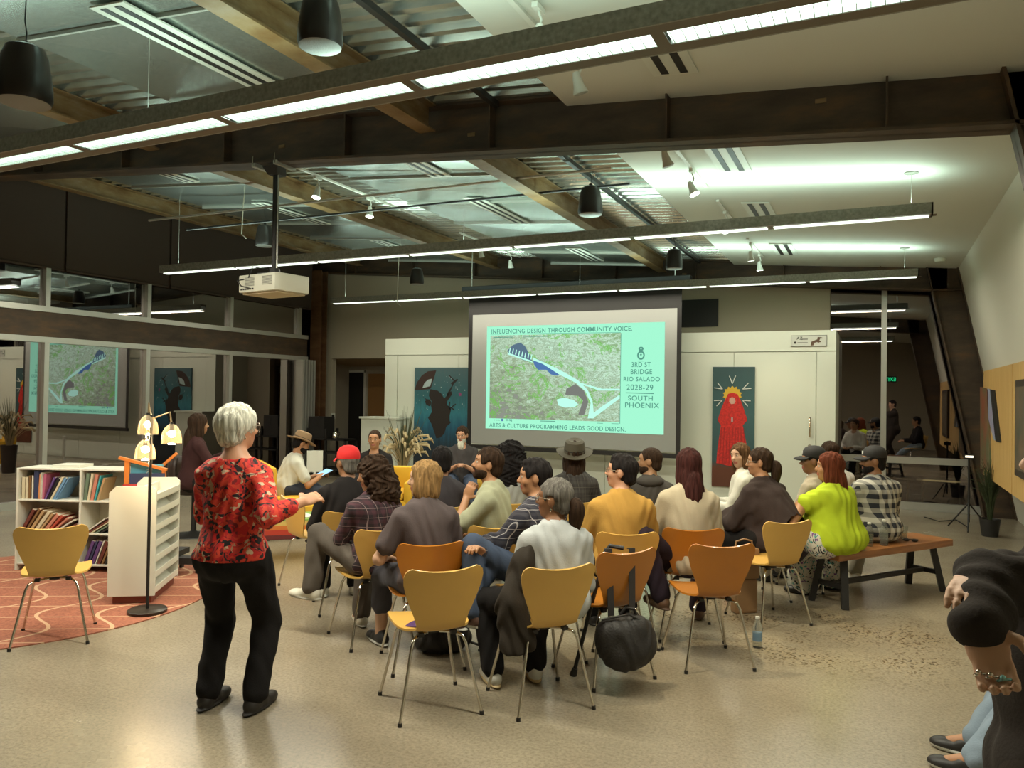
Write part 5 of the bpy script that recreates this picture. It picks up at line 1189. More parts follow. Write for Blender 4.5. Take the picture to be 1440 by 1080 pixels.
    for nm, (S0, E, Wt) in armp.items():
        B.add(cone(S0, E, .046 * ag, .038 * ag), .03); B.add(cone(E, Wt, .040 * ag, .026), .015)
        f = Wt - E; sd_ = 1 if nm == 'R' else -1
        hh_ = LH if nm == 'L' else RH
        if hh_ is not None: f = loc_of(hh_, (0, 0, 0)) - Wt
        if np.linalg.norm(f) < 1e-3: f = V3(0, 1, 0)
        for p, kk in hand_prims(Wt, f, V3(*(wnR if wnR and nm == 'R' else wn)), -sd_ * (-1), curlR if curlR and nm == 'R' else curl): B.add(p, kk)
    for sd_, (H0, K, A_) in legs.items():
        B.add(cone(H0, K, .082 * g, .056 * ag), .04); B.add(cone(K, A_, .054 * ag, .038), .02); B.add(cone(K + (A_ - K) * .15 + V3(0, -.012, 0), K + (A_ - K) * .5, .048 * ag, .040), .03)
        B.add(cone(A_, A_ + V3(0, .12, -.045), .035, .025), .02)
    B.add(cone(NB + V3(0, -.01, -.03), hp(0, -.015, -.055), .056 * hs * (.85 + .15 * g), .050 * hs), .03)
    def he(c, r, kk, op='u', R_=HR): B.add(ell(hp(*c), V3(*r) * hs, R_), kk, 0, op)
    he((0, -.012, .03), (.075, .094, .086), .01); he((0, .022, -.03), (.060, .066, .080), .03); he((0, .05, -.086), (.030, .030, .024), .025)
    he((0, .055, .035), (.055, .035, .04), .02)
    B.add(cone(hp(-.032, .074, .030), hp(.032, .074, .030), .011 * hs), .012)
    for q in (-1, 1):
        he((q * .036, .058, -.022), (.022, .022, .022), .02); he((q * .0305, .094, .008), (.014, .010, .010), .010, 'd'); he((q * .074, -.006, -.006), (.010, .020, .031), .006)
        he((q * .0305, .074, .007), (.014, .012, .010), .004)
    B.add(cone(hp(0, .082, .012), hp(0, .104, -.022), .008 * hs, .0115 * hs), .010); he((0, .094, -.028), (.017, .013, .009), .008)
    he((0, .083, -.053), (.023, .011, .0065), .005); he((0, .081, -.066), (.019, .011, .0075), .005)
    sk = skin(skn); me = B.mesh('person', [sk, M_LIP])
    cen = B.V[B.F].mean(1); lq = (cen - Hc) @ HR / hs
    mk = (np.abs(lq[:, 0]) < .026) & (lq[:, 1] > .078) & (lq[:, 2] < -.047) & (lq[:, 2] > -.073); me.polygons.foreach_set('material_index', mk.astype(np.int32))
    root = bpy.data.objects.new('person', me); COL.objects.link(root); root.location = loc; root.rotation_euler = (0, 0, yaw); tag(root, label, 'person')
    def part(name, me_): o = bpy.data.objects.new(name, me_); COL.objects.link(o); o.parent = root; return o
    HM = Matrix([[*(HR[0] * hs), Hc[0]], [*(HR[1] * hs), Hc[1]], [*(HR[2] * hs), Hc[2]], [0, 0, 0, 1]])
    def hpart(name, mb, m, smooth=True, bevel=0, par=None):
        me_ = mb.mesh(name, m, smooth, bevel); me_.transform(HM); o = bpy.data.objects.new(name, me_); COL.objects.link(o); o.parent = par or root; return o
    for q in (-1, 1):
        e = hpart('eye', MB().ball((q * .0305, .0765, .0075), .0115, 12), M_EYE); hpart('pupil', MB().ball((q * .0305, .0835, .0075), .0062, 10), M_PUP, par=e)
        hpart('eyebrow', MB().tube([(q * .014, .0885, .026), (q * .030, .0875, .032), (q * .048, .077, .026)], [.003, .004, .002], 6), hairm(hair[1] if hair[1] != 'silver' else 'grey'))
    # ---- clothing
    def wr(V_, amp=.0035):
        X, Y, Z = V_.ax[0][:, None, None], V_.ax[1][None, :, None], V_.ax[2][None, None, :]
        V_.D += (amp * (np.sin(31 * Z + 9 * np.sin(13 * X + u)) + .7 * np.sin(47 * X + 23 * Z + 5 * np.sin(17 * Y)))).astype(np.float32)
    if top:
        T = Vol(lo, hi, h)
        for p, kk in tor: T.add(p, kk, .014)
        if not stand or True: T.add(ell(P + V3(0, .0, -.02), (.168 * g, .140 * g, .10 + (.06 if stand else 0))), .04, .010)
        for nm, (S0, E, Wt) in armp.items():
            if sleeve == 'short': T.add(cone(S0, S0 + (E - S0) * .66, .050 * ag, .055 * ag), .03, .012)
            elif sleeve == 'elbow': T.add(cone(S0, E, .050 * ag, .048 * ag), .03, .012); T.add(cone(E, E + (Wt - E) * .25, .052 * ag, .050 * ag), .02, .012)
            elif sleeve in ('long', 'wide', '34'):
                fr = .94 if sleeve != '34' else .62; r1, r2 = (.046 * ag, .038) if sleeve != 'wide' else (.056, .046)
                T.add(cone(S0, E, .050 * ag, r1), .03, .012); T.add(cone(E, E + (Wt - E) * fr, r1, r2), .015, .010)
        for (a_, b_, r1_, r2_) in drape: T.add(cone(P + V3(*a_), P + V3(*b_), r1_, r2_), .06)
        zc_ = hz - .07 - hem * (1 if not stand else 5) 
        Zx = T.ax[2][None, None, :]
        wr(T); T.D = np.maximum(T.D, (zc_ - Zx)).astype(np.float32)
        nk = NB + V3(0, .075, .02); T.add(ell(nk, (.062, .07, .05 if 'vneck' not in extras else .11)), .01, 0, 'd')
        if 'boat' in extras: T.add(ell(NB + V3(0, -.01, .045), (.115, .095, .062)), .015, 0, 'd')
        T.add(cone(NB + V3(0, .0, .03), NB + V3(0, .01, .10), .052), .006, 0, 'd')
        o = part('top' if sleeve != 'wide' else 'sweatshirt', T.mesh('top', [top]))
        if 'collar' in extras:
            C_ = Vol(NB - V3(.14, .14, .09), NB + V3(.14, .14, .09), h * .75); C_.add(ell(NB + V3(0, 0, .018), (.078, .080, .026)), .01); C_.add(ell(NB + V3(0, .01, .05), (.056, .060, .06)), .006, 0, 'd')
            part('collar', C_.mesh('collar', [top]))
    if 'hood' in extras:
        C_ = Vol(NB - V3(.2, .2, .15), NB + V3(.2, .16, .12), h); C_.add(ell(NB + V3(0, -.06, .0), (.12, .085, .055)), .01); C_.add(ell(NB + V3(0, .01, .06), (.06, .065, .09)), .01, 0, 'd'); part('hood', C_.mesh('hood', [top]))
    if skirt:
        K_ = Vol(lo - V3(.1, .1, 0), hi + V3(.1, .1, 0), h)
        for sd_, (H0, K, A_) in legs.items():
            K_.add(cone(H0, K, .086 * g, .090), .08, .012); K_.add(cone(K, K + (A_ - K) * .85, .085, .115), .10, .01)
        K_.add(ell(P + V3(0, .03, -.04), (.145 * g, .12 * g, .09)), .05); wr(K_, .006); part('skirt', K_.mesh('skirt', [skirt]))
    elif bottom:
        K_ = Vol(lo, hi, h); bl = 1.0 if 'crop' not in extras else .55
        K_.add(ell(P + V3(0, -.01, .0), (.172 * g, .138 * g, .125)), .05, .008)
        for sd_, (H0, K, A_) in legs.items():
            K_.add(cone(H0, K, .084 * g, .060 * ag), .03, .010); K_.add(cone(K, K + (A_ - K) * .97 * bl, .058 * ag, .050), .02, .016)
        wr(K_, .003); part('trousers', K_.mesh('trousers', [bottom]))
    # shoes
    for sd_, (H0, K, A_) in legs.items():
        fd = V3(sd_ * .18, 1, 0); fd /= np.linalg.norm(fd)
        if FL is not None and len(FL) > 4 and sd_ == -1: fd = rotm(math.radians(FL[4])) @ V3(0, 1, 0)
        if FR is not None and len(FR) > 4 and sd_ == 1: fd = rotm(math.radians(FR[4])) @ V3(0, 1, 0)
        tilt = max(0.0, A_[2] - .085); c0 = A_ - V3(0, 0, .085)
        RR = np.stack([np.cross(fd, V3(0, 0, 1)), fd, V3(0, 0, 1)], 1)
        F_ = Vol(c0 + V3(-.24, -.24, -.005), c0 + V3(.24, .24, .16), .006)
        F_.add(cone(c0 - fd * .035 + V3(0, 0, .04), c0 + fd * .05 + V3(0, 0, .045), .037, .042), .02); F_.add(ell(c0 + fd * .125 + V3(0, 0, .028), (.045, .075, .034), RR), .03); F_.add(cone(c0 - fd * .02 + V3(0, 0, .05), c0 - fd * .01 + V3(0, 0, .09), .034, .036), .03)
        F_.add(ell(c0 + fd * .05 + V3(0, 0, .012), (.046, .145, .014), RR), .006)
        F_.D = np.maximum(F_.D, (c0[2] + .0015 - F_.ax[2][None, None, :])).astype(np.float32)
        mu = mat('shoe_' + shoe[0], shoe[1], .5); ms_ = mat('sole_' + shoe[0], shoe[2] if len(shoe) > 2 else tuple(x * .6 for x in shoe[1]), .6)
        me_ = F_.mesh('shoe', [mu, ms_]); cz = F_.V[F_.F].mean(1)[:, 2] - c0[2]; me_.polygons.foreach_set('material_index', (cz < .024).astype(np.int32)); part('shoe', me_)
    # ---- hair and headwear (head frame)
    ht, hc = hair; hm = hairm(hc)
    if ht != 'none':
        ext = {'short': .16, 'crop': .16, 'slick': .17, 'bob': .22, 'long': .42, 'curly': .40, 'pony': .22, 'updo': .2, 'pouf': .2, 'longwavy': .36}[ht]
        c0 = Hc; A0 = V3(-.2, -.22, -ext) ; A1 = V3(.2, .2, .2); 
        G = Vol(c0 + V3(-.22, -.22, -ext), c0 + V3(.22, .22, .2), .007)
        def ge(c, r, kk=.02, op='u', tw=0): G.add(ell(hp(*c), V3(*r) * hs, HR), kk, tw, op)
        t_ = {'crop': .003, 'short': .009, 'slick': .008, 'pony': .008, 'updo': .010}.get(ht, .014)
        ge((0, -.014, .034), (.077 + t_, .096 + t_, .087 + t_ * 1.3))
        if ht in ('short', 'crop', 'slick', 'pony', 'updo'):
            ge((0, -.055, -.035), (.060 + t_, .048 + t_, .055), .02)
            ge((0, .095, -.035), (.078, .085, .098), .008, 'd'); ge((0, .02, -.115), (.12, .10, .065), .01, 'd')
            for q in (-1, 1): ge((q * .080, .004, -.012), (.026, .030, .042), .006, 'd'); ge((q * .07, .05, -.06), (.03, .05, .06), .006, 'd')
            if ht == 'updo': ge((0, -.09, .07), (.06, .05, .045))
            if ht == 'slick': ge((0, .03, .10), (.055, .05, .022))
        elif ht == 'pouf':      # short full layered hair
            ge((0, -.022, .020), (.092, .112, .108)); ge((0, -.05, -.055), (.075, .062, .055)); ge((0, .118, -.045), (.085, .085, .12), .008, 'd'); ge((0, -.01, -.150), (.12, .12, .055), .01, 'd')
            for q in (-1, 1): ge((q * .085, .030, -.055), (.03, .035, .05), .006, 'd')
        elif ht == 'bob':
            for q in (-1, 1): ge((q * .062, -.005, -.05), (.038, .078, .10))
            ge((0, -.05, -.05), (.085, .06, .105)); ge((0, .115, -.03), (.072, .085, .115), .008, 'd'); ge((0, .0, -.20), (.2, .2, .065), .006, 'd')
        elif ht in ('long', 'longwavy'):
            lw = 1.0 if ht == 'long' else 1.15
            for q in (-1, 1): ge((q * .064, -.012, -.07), (.032 * lw, .06, .12))
            ge((0, -.075, -.12), (.080 * lw, .05, .18)); ge((0, -.115, -.20), (.075 * lw, .045, .16)); ge((0, .115, -.035), (.070, .085, .12), .008, 'd')
        elif ht == 'curly':
            ge((0, -.02, .02), (.125, .12, .125)); ge((0, -.09, -.13), (.13, .095, .17)); 
            for q in (-1, 1): ge((q * .09, -.01, -.12), (.06, .07, .13))
            ge((0, .12, -.04), (.068, .095, .115), .01, 'd')
        X, Y, Z = G.ax[0][:, None, None], G.ax[1][None, :, None], G.ax[2][None, None, :]
        am = .010 if ht == 'curly' else (.0025 if ht not in ('crop',) else .0)
        if ht == 'curly': G.D += (am * (np.sin(75 * X + 4 * np.sin(40 * Z)) * np.sin(70 * Z + 3 * np.sin(50 * Y)) + .6 * np.sin(80 * Y + 60 * Z))).astype(np.float32)
        elif am: G.D += (am * (np.sin(170 * X + 40 * Y + 12 * Z) + np.sin(160 * Y - 50 * X + 9 * Z))).astype(np.float32)
        part('hair', G.mesh('hair', [hm]))
        if ht == 'pony':
            G = Vol(Hc - V3(.24, .24, .26), Hc + V3(.24, .24, .10), .007); ge((0, -.115, -.005), (.034, .03, .03)); ge((.0, -.140, -.055), (.050, .046, .075)); ge((0, -.135, -.11), (.042, .038, .07)); part('ponytail', G.mesh('ponytail', [hairm('dark_brown')]))
    for ex in extras:
        if ex in ('beard', 'longbeard', 'stubble', 'mustache'):
            G = Vol(Hc + V3(-.14, -.14, -.24), Hc + V3(.14, .14, .03), .006)
            def ge(c, r, kk=.012, op='u'): G.add(ell(hp(*c), V3(*r) * hs, HR), kk, 0, op)
            if ex != 'mustache':
                ge((0, .024, -.060), (.064, .068, .056)); ge((0, .06, -.09), (.034, .032, .028))
                if ex == 'longbeard': ge((0, .07, -.13), (.045, .035, .085))
                ge((0, .10, -.008), (.075, .09, .034), .006, 'd'); ge((0, .10, -.059), (.022, .03, .014), .004, 'd'); ge((0, -.08, -.04), (.12, .09, .1), .006, 'd')
            ge((0, .090, -.043), (.028, .011, .007), .006)
            part('beard' if ex != 'mustache' else 'moustache', G.mesh('beard', [hairm('silver' if ex == 'longbeard' else hc)]))
    if 'glasses' in extras:
        mb = MB()
        for q in (-1, 1):
            mb.tube([(q * .033 + .024 * math.cos(i * PI / 8), .100 - .004 * abs(math.cos(i * PI / 8)), .006 + .018 * math.sin(i * PI / 8)) for i in range(17)], .0022, 6); mb.tube([(q * .057, .096, .012), (q * .075, .06, .012), (q * .080, -.005, .008)], .0022, 6)
        mb.cyl((-.009, .1, .01), (.009, .1, .01), .0022, n=6); hpart('glasses', mb, mat('spectacle_frame', (.25, .20, .14), .3, .3))
    for ex in extras:
        if isinstance(ex, tuple) and ex[0] == 'cap':
            m_ = mat('cap_' + ex[1], ex[2], .75); dr = ex[3]   # dr +1 visor to the front, -1 backwards
            prof = [(.092, .0), (.094, .02), (.090, .05), (.072, .082), (.04, .100), (.0, .105)]; mb = MB(); n = 32; vs = []; fs = []
            for r, z in prof:
                for i in range(n): vs.append((r * .92 * math.cos(2 * PI * i / n), -.012 + r * 1.10 * math.sin(2 * PI * i / n), z + .038))
            for j in range(len(prof) - 1):
                for i in range(n): fs.append((j * n + i, j * n + (i + 1) % n, (j + 1) * n + (i + 1) % n, (j + 1) * n + i))
            o = hpart('cap', mb.add(vs, fs), m_); 
            vz = []; vf = []
            for j, (ry, dz) in enumerate(((.088, .0), (.12, .002), (.155, -.008), (.178, -.022))):
                for i in range(13):
                    a_ = PI * (.16 + .68 * i / 12); k_ = (.088, .088, .084, .078)[j]; vz.append((k_ * math.cos(a_) * 1.02, dr * (-.012 * dr + (ry if j else .088) * math.sin(a_)), .042 + dz - .02 * abs(math.cos(a_)) * (j > 0)))
            for j in range(3):
                for i in range(12): vf.append((j * 13 + i, j * 13 + i + 1, (j + 1) * 13 + i + 1, (j + 1) * 13 + i))
            vo = hpart('visor', MB().add(vz, vf), m_, par=o); vo.modifiers.new('s', 'SOLIDIFY').thickness = .004
            if len(ex) > 4: hpart('cap_logo', MB().box((0, .088, .075), (.035, .004, .03)), mat('cap_logo_white', (.7, .7, .65), .6), par=o)
        if isinstance(ex, tuple) and ex[0] == 'hat':
            m_ = mat('hat_' + ex[1], ex[2], .8); mb = MB(); n = 36; prof = [(.172, .054), (.168, .047), (.12, .044), (.098, .050), (.096, .07), (.092, .11), (.084, .145), (.06, .158), (.03, .148), (.0, .142)]; vs = []; fs = []
            for r, z in prof:
                for i in range(n):
                    a_ = 2 * PI * i / n; vs.append((r * .94 * math.cos(a_), -.012 + r * 1.10 * math.sin(a_), z + (.018 * math.cos(2 * a_) ** 1 * (1 if r > .11 else 0)) * .6 - .012))
            for j in range(len(prof) - 1):
                for i in range(n): fs.append((j * n + i, j * n + (i + 1) % n, (j + 1) * n + (i + 1) % n, (j + 1) * n + i))
            o = hpart('hat', mb.add(vs, fs), m_); o.modifiers.new('s', 'SOLIDIFY').thickness = .003
            mb = MB(); vs = []
            for z in (.052, .078):
                for i in range(n): a_ = 2 * PI * i / n; vs.append((.0985 * .94 * math.cos(a_), -.012 + .0985 * 1.10 * math.sin(a_), z - .008))
            hpart('hat_band', mb.add(vs, [(i, (i + 1) % n, n + (i + 1) % n, n + i) for i in range(n)]), mat('hat_band_dark', (.02, .017, .014), .7), par=o)
    if 'earring' in extras:
        for q in (-1, 1): hpart('earring', MB().ball((q * .082, -.006, -.052), .006, 8, (1, 1, 2)), M_CHROME)
    return root, dict(loc=loc, yaw=yaw, P=P, NB=NB, s=s, arm=armp, leg=legs, tp=tp)
# ================================================================== THE CAST
BLACKT = cloth('black', (.014, .012, .012)); JEANS = cloth('denim', (.055, .075, .12)); DJEANS = cloth('dark_denim', (.035, .042, .06)); BLACKP = cloth('black_trousers', (.010, .009, .009)); GREYP = cloth('grey_trousers', (.10, .085, .07)); DPURP = cloth('aubergine_trousers', (.022, .014, .022))
CH = 'plywood chairs of the audience'
def with_chair(info, label, honey=False, back=.06, rz=None, dx=0):
    y = info['yaw'] if rz is None else rz; l = info['loc'] + rotm(y) @ V3(dx, back, 0); return put_chair(l[0], l[1], y, label, honey)
# standing woman in the floral blouse
FLOR = floral('red_floral', [(0, (.008, .006, .008)), (.20, (.50, .012, .012)), (.34, (.20, .008, .010)), (.42, (.60, .045, .02)), (.62, (.48, .012, .015)), (.70, (.02, .01, .012)), (.76, (.58, .42, .28)), (.83, (.50, .03, .02)), (.92, (.42, .24, .14))], 15)
r, W0 = person(336, 571, 4.18, -22, 'standing person with silver hair, red floral blouse and black trousers, pointing with one hand', hd=-62, lean=3, stand=True, w=.95, g=1.10, hs=1.0, skn='pink', hair=('pouf', 'silver'), top=FLOR, sleeve='34',
    bottom=BLACKP, shoe=('slip_black', (.02, .017, .015)), R=('px', 425, 706, 4.15), Re=(.5, -.5, -.8), L=(-.02, .26, .98), Le=(-.9, -.2, -.5), FL=('fl', 293, 972, 0, -8), FR=('fl', 358, 978, 0, -12), extras=('glasses', 'earring', 'boat'), h=.007, big=.94, hem=-.014, curl=.5, wn=(-.6, 0, -.8))
# reading corner
person(280, 583, 8.7, -75, 'person in dark clothes seated on the dark swivel chair, looking right and holding a pen', hd=-80, lean=4, seat=.58, skn='olive', hair=('long', 'dark_brown'), top=cloth('plum', (.045, .018, .018)), sleeve='long', bottom=BLACKP, FL=(-.1, .42, .25), FR=(.1, .42, .25), h=.010, R=(.1, .35, .93), L=(-.1, .35, .93), hs=.97)
r, I = person(424, 610, 9.3, -72, 'person in a straw hat and white T-shirt on the sofa, looking down at a tablet', hd=-74, pitch=-22, lean=22, seat=.44, skn='tan', hair=('crop', 'black'), top=cloth('white_tee', (.60, .60, .52)), bottom=DJEANS, h=.010, L=(-.05, .42, .66), R=(.08, .42, .66), extras=('beard', ('hat', 'straw', (.26, .17, .09))))
tb = I['loc'] + rotm(I['yaw']) @ V3(0, .50, .70); t_ = MB().box((0, 0, 0), (.24, .17, .01)).obj('tablet', M_BLACK, bevel=.003); t_.location = tb; t_.rotation_euler = (rd(25), 0, I['yaw']); tag(t_, 'tablet with a bright screen held by the person in the straw hat', 'tablet')
MB().box((0, 0, .0055), (.22, .15, .001)).obj('screen', mat('tablet_screen', (.1, .2, .3), .3, emit=(.4, .7, .9), estr=.9), t_)
person(527, 605, 9.55, 172, 'person in a black V-neck top seated in front of the white podium, facing the camera', hd=168, lean=0, seat=.43, skn='tan', hair=('crop', 'dark_brown'), top=BLACKT, sleeve='long', bottom=BLACKP, h=.009, extras=('vneck', 'earring'), w=1.0, g=1.1)
person(650, 600, 10.6, 178, 'bearded person in a dark T-shirt and jeans seated before the blue painting, hands clasped', hd=165, pitch=-4, lean=-2, seat=.44, skn='pink', hair=('short', 'dark_brown'), top=cloth('charcoal_tee', (.05, .045, .045)), bottom=JEANS, h=.009, L=(-.07, .27, .72), R=(.07, .27, .72), extras=('longbeard', 'glasses'), g=1.15, w=1.08)
# first column
r, I = person(489, 630, 6.1, 8, 'person in a red cap and black jacket seen from behind, left end of the audience', hd=34, lean=6, skn='brown', hair=('crop', 'grey'), top=BLACKT, sleeve='long', bottom=BLACKP, extras=(('cap', 'red', (.62, .012, .012), 1), 'glasses'), w=1.1, g=1.15, h=.008, shoe=('white_trainer', (.60, .60, .52)))
with_chair(I, 'yellow maple chair under the person in the red cap')
MPL = plaid('maroon', (.022, .014, .018), (.07, .025, .035), (.22, .16, .16), 16, .4, .05)
r, I = person(524, 645, 5.35, 22, 'person with long curly dark hair and a maroon plaid shirt, looking left', hd=98, pitch=-8, lean=6, skn='tan', hair=('curly', 'dark_brown'), top=MPL, sleeve='long', bottom=GREYP, hs=.95, w=.92, h=.008, big=.93, FL=('px', 438, 826, 5.35, 30), FR=(.05, .36, .085), shoe=('cream_trainer', (.62, .60, .50)), extras=('collar',))
with_chair(I, 'yellow maple chair under the curly-haired person in plaid')
GR = cloth('slate_shirt', (.095, .075, .075))
r, I = person(597, 650, 4.9, 12, 'person with a straight blonde bob and slate grey shirt, back to the camera', hd=82, lean=6, skn='light', hair=('bob', 'blonde'), top=GR, sleeve='short', bottom=cloth('grey_blue_trousers', (.07, .07, .085)), hs=.95, w=1.0, g=1.05, h=.007, FL=('fl', 536, 888, 0, 15), FR=(.14, .50, .085), extras=('collar', 'crop'), shoe=('sneaker_black', (.02, .02, .02), (.5, .5, .45)), L=(-.20, .30, .62))
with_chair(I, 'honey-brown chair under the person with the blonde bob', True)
r, I = person(621, 629, 6.4, 3, 'person with short black hair and a dark grey T-shirt, facing away behind the blonde bob', hd=14, lean=5, skn='brown', hair=('short', 'black'), top=cloth('dark_grey_tee', (.045, .04, .045)), bottom=BLACKP, h=.009)
with_chair(I, 'yellow maple chair under the person in the dark grey T-shirt')
# middle
r, I = person(686, 630, 5.55, 68, 'bearded person in a sage green T-shirt resting the chin on a fist, looking left', hd=98, pitch=10, lean=6, skn='tan', hair=('short', 'dark_brown'), top=cloth('sage_tee', (.36, .37, .25)), bottom=BLACKP, h=.007, L=('px', 656, 700, 5.58), Le=('px', 638, 754, 5.42), LH=('px', 668, 672, 5.56), extras=('stubble',), curl=1.2, wn=(1, 0, 0), w=1.0, g=1.0)
with_chair(I, 'yellow maple chair under the person in the sage green T-shirt', rz=rd(30), back=.0)
r, I = person(719, 623, 6.7, -3, 'person with very long curly black hair and a pale grey top, facing the screen', hd=-6, lean=5, skn='tan', hair=('curly', 'black'), top=cloth('pale_grey', (.34, .35, .32)), sleeve='long', bottom=BLACKP, h=.009, hs=.97)
with_chair(I, 'yellow maple chair under the person with very long black curls')
NPL = plaid('navy', (.018, .018, .030), (.050, .048, .060), (.36, .34, .34), 17, .35, .05)
r, I = person(752, 646, 4.98, 38, 'clean-shaven person with short black hair in a navy checked shirt and jeans, in profile', hd=93, pitch=0, lean=10, skn='tan', hair=('slick', 'black'), top=NPL, sleeve='long', bottom=JEANS, h=.007, L=('px', 676, 776, 4.72), Le=('px', 688, 790, 4.85), R=('px', 668, 768, 4.8), FL=('px', 665, 862, 4.6, 20), FR=('px', 640, 865, 4.6, 20), extras=('collar',), w=1.02, shoe=('brown_shoe', (.09, .045, .03), (.5, .5, .45)))
with_chair(I, 'yellow maple chair under the person in the navy checked shirt')
r, I = person(780, 674, 4.42, 12, 'person with a greying ponytail and glasses in a light grey jumper, nearest row', hd=72, pitch=2, lean=5, skn='brown', hair=('pony', 'grey'), top=cloth('light_grey_jumper', (.42, .44, .44)), sleeve='long', bottom=BLACKP, h=.007, hs=.98, w=.98, g=1.12, FL=('fl', 694, 942, 0, 10), FR=('fl', 752, 935, 0, 0), extras=('glasses', 'earring'), shoe=('white_trainer2', (.62, .62, .56), (.55, .42, .22)), L=(-.14, .30, .60), R=(.14, .34, .60), Le=(-.25, -.5, -.7), Re=(.25, -.5, -.7))
with_chair(I, 'yellow maple chair in the front row under the person in the light grey jumper', rz=rd(48), back=-.02, dx=-.10)
Wg = I
r, I = person(808, 622, 6.8, -2, 'person in a dark felt hat and dark plaid jacket seen from behind below the screen', hd=2, pitch=14, lean=4, skn='tan', hair=('longwavy', 'dark_brown'), top=plaid('charcoal', (.035, .032, .030), (.06, .056, .052), (.09, .08, .07), 14), sleeve='long', bottom=BLACKP, h=.009, extras=(('hat', 'olive_felt', (.085, .075, .05)),))
with_chair(I, 'yellow maple chair under the person in the dark felt hat')
r, I = person(874, 640, 5.35, 10, 'person with a moustache and glasses in a mustard shirt, looking up to the left', hd=80, pitch=6, lean=4, skn='pink', hair=('slick', 'black'), top=cloth('mustard_shirt', (.42, .24, .055)), sleeve='elbow', bottom=BLACKP, h=.007, extras=('mustache', 'glasses', 'collar'), w=1.08, g=1.15)
with_chair(I, 'yellow maple chair under the person in the mustard shirt', rz=rd(30))
r, I = person(914, 630, 6.75, 2, 'person in a dark hooded jacket with receding hair, behind the mustard shirt', hd=82, lean=4, skn='olive', hair=('crop', 'dark_brown'), top=cloth('charcoal_hoodie', (.06, .055, .05)), sleeve='long', bottom=BLACKP, h=.009, extras=('hood', 'stubble'))
with_chair(I, 'yellow maple chair under the person in the dark hooded jacket')
r, I = person(968, 633, 5.55, 6, 'person with long straight dark red hair in a cream jumper, seen from behind', hd=24, lean=4, skn='tan', hair=('long', 'maroon'), top=cloth('cream_jumper', (.46, .40, .29)), sleeve='long', bottom=DPURP, h=.007, hs=.97, g=1.08, FL=('px', 930, 838, 5.2, 30), extras=(), shoe=('brown_loafer', (.10, .05, .025)), L=(-.16, .3, .62))
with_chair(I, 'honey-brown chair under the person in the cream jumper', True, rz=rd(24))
# right part
r, I = person(1041, 625, 7.5, 85, 'smiling person with long light brown hair in a white jumper, turned to the camera', hd=140, roll=8, lean=4, skn='light', hair=('long', 'brown'), top=cloth('white_jumper', (.55, .54, .47)), sleeve='long', bottom=BLACKP, h=.008, hs=.97)
with_chair(I, 'yellow maple chair under the smiling person in the white jumper')
r, I = person(1068, 631, 6.45, 48, 'person with tied dark hair and glasses wrapped in a dark brown shawl', hd=93, lean=8, skn='tan', hair=('pony', 'dark_brown'), top=cloth('dark_shawl', (.035, .024, .022)), sleeve='wide', bottom=BLACKP, h=.008, hs=.98, g=1.25, w=1.05, extras=('glasses',), L=(-.1, .38, .66), drape=(((0, -.05, .30), (.0, -.20, .02), .14, .20), ((-.1, 0, .25), (-.08, .25, .10), .12, .14)), hem=.08)
with_chair(I, 'yellow maple chair under the person in the dark shawl', rz=rd(38), back=.22)
person(1143, 630, 6.95, 62, 'person in a black cap and beige jacket, just left of the lime top', hd=97, lean=6, skn='brown', hair=('crop', 'black'), top=cloth('beige_jacket', (.36, .31, .23)), sleeve='long', bottom=cloth('beige_trousers', (.42, .38, .3)), h=.008, extras=(('cap', 'black', (.012, .011, .011), 1, 1), 'collar'), g=1.1)
q = atD(1143, 700, 7.0); put_chair(q.x, q.y, wyaw(1143, 62), 'yellow maple chair under the person in the beige jacket')
r, I = person(1166, 622, 7.8, 20, 'person with dark pinned-up hair and a white shirt, behind the lime top', hd=25, lean=4, skn='olive', hair=('updo', 'dark_brown'), top=cloth('white_shirt', (.58, .55, .50)), sleeve='long', bottom=BLACKP, h=.010, w=1.1, g=1.15)
with_chair(I, 'yellow maple chair under the person with pinned-up hair')
LIME = cloth('lime_top', (.40, .52, .025)); SKF = floral('skirt_print', [(0, (.02, .02, .02)), (.18, (.62, .60, .52)), (.45, (.04, .28, .26)), (.52, (.62, .60, .52)), (.72, (.16, .05, .22)), (.78, (.6, .58, .5)), (.95, (.03, .03, .03))], 22)
person(1166, 638, 6.35, 58, 'person in a lime green top and patterned skirt on the left end of the bench', hd=97, pitch=3, lean=4, seat=.475, skn='tan', hair=('long', 'reddish'), top=LIME, sleeve='short', skirt=SKF, h=.008, hs=.98, w=1.12, g=1.62, L=('px', 1112, 740, 6.1), Le=('px', 1127, 712, 6.25), extras=('earring',), shoe=('sandal_black', (.02, .018, .016)), FL=('fl', 1135, 822, 0, 20), FR=('fl', 1170, 815, 0, 10), hem=.05, drape=(((-.08, .03, .04), (.08, .03, .04), .19, .19),))
BWP = plaid('black_white', (.022, .026, .036), (.50, .49, .43), (.3, .3, .27), 12.5, .46, .0)
person(1228, 630, 6.85, 38, 'person in a black cap and black-and-white checked shirt seated on the bench', hd=103, lean=4, seat=.475, skn='brown', hair=('crop', 'black'), top=BWP, sleeve='long', bottom=cloth('stone_trousers', (.40, .37, .29)), h=.008, w=1.12, g=1.22, extras=(('cap', 'black', (.012, .011, .011), 1, 1), 'collar', 'stubble'), shoe=('white_high_top', (.6, .58, .5)))
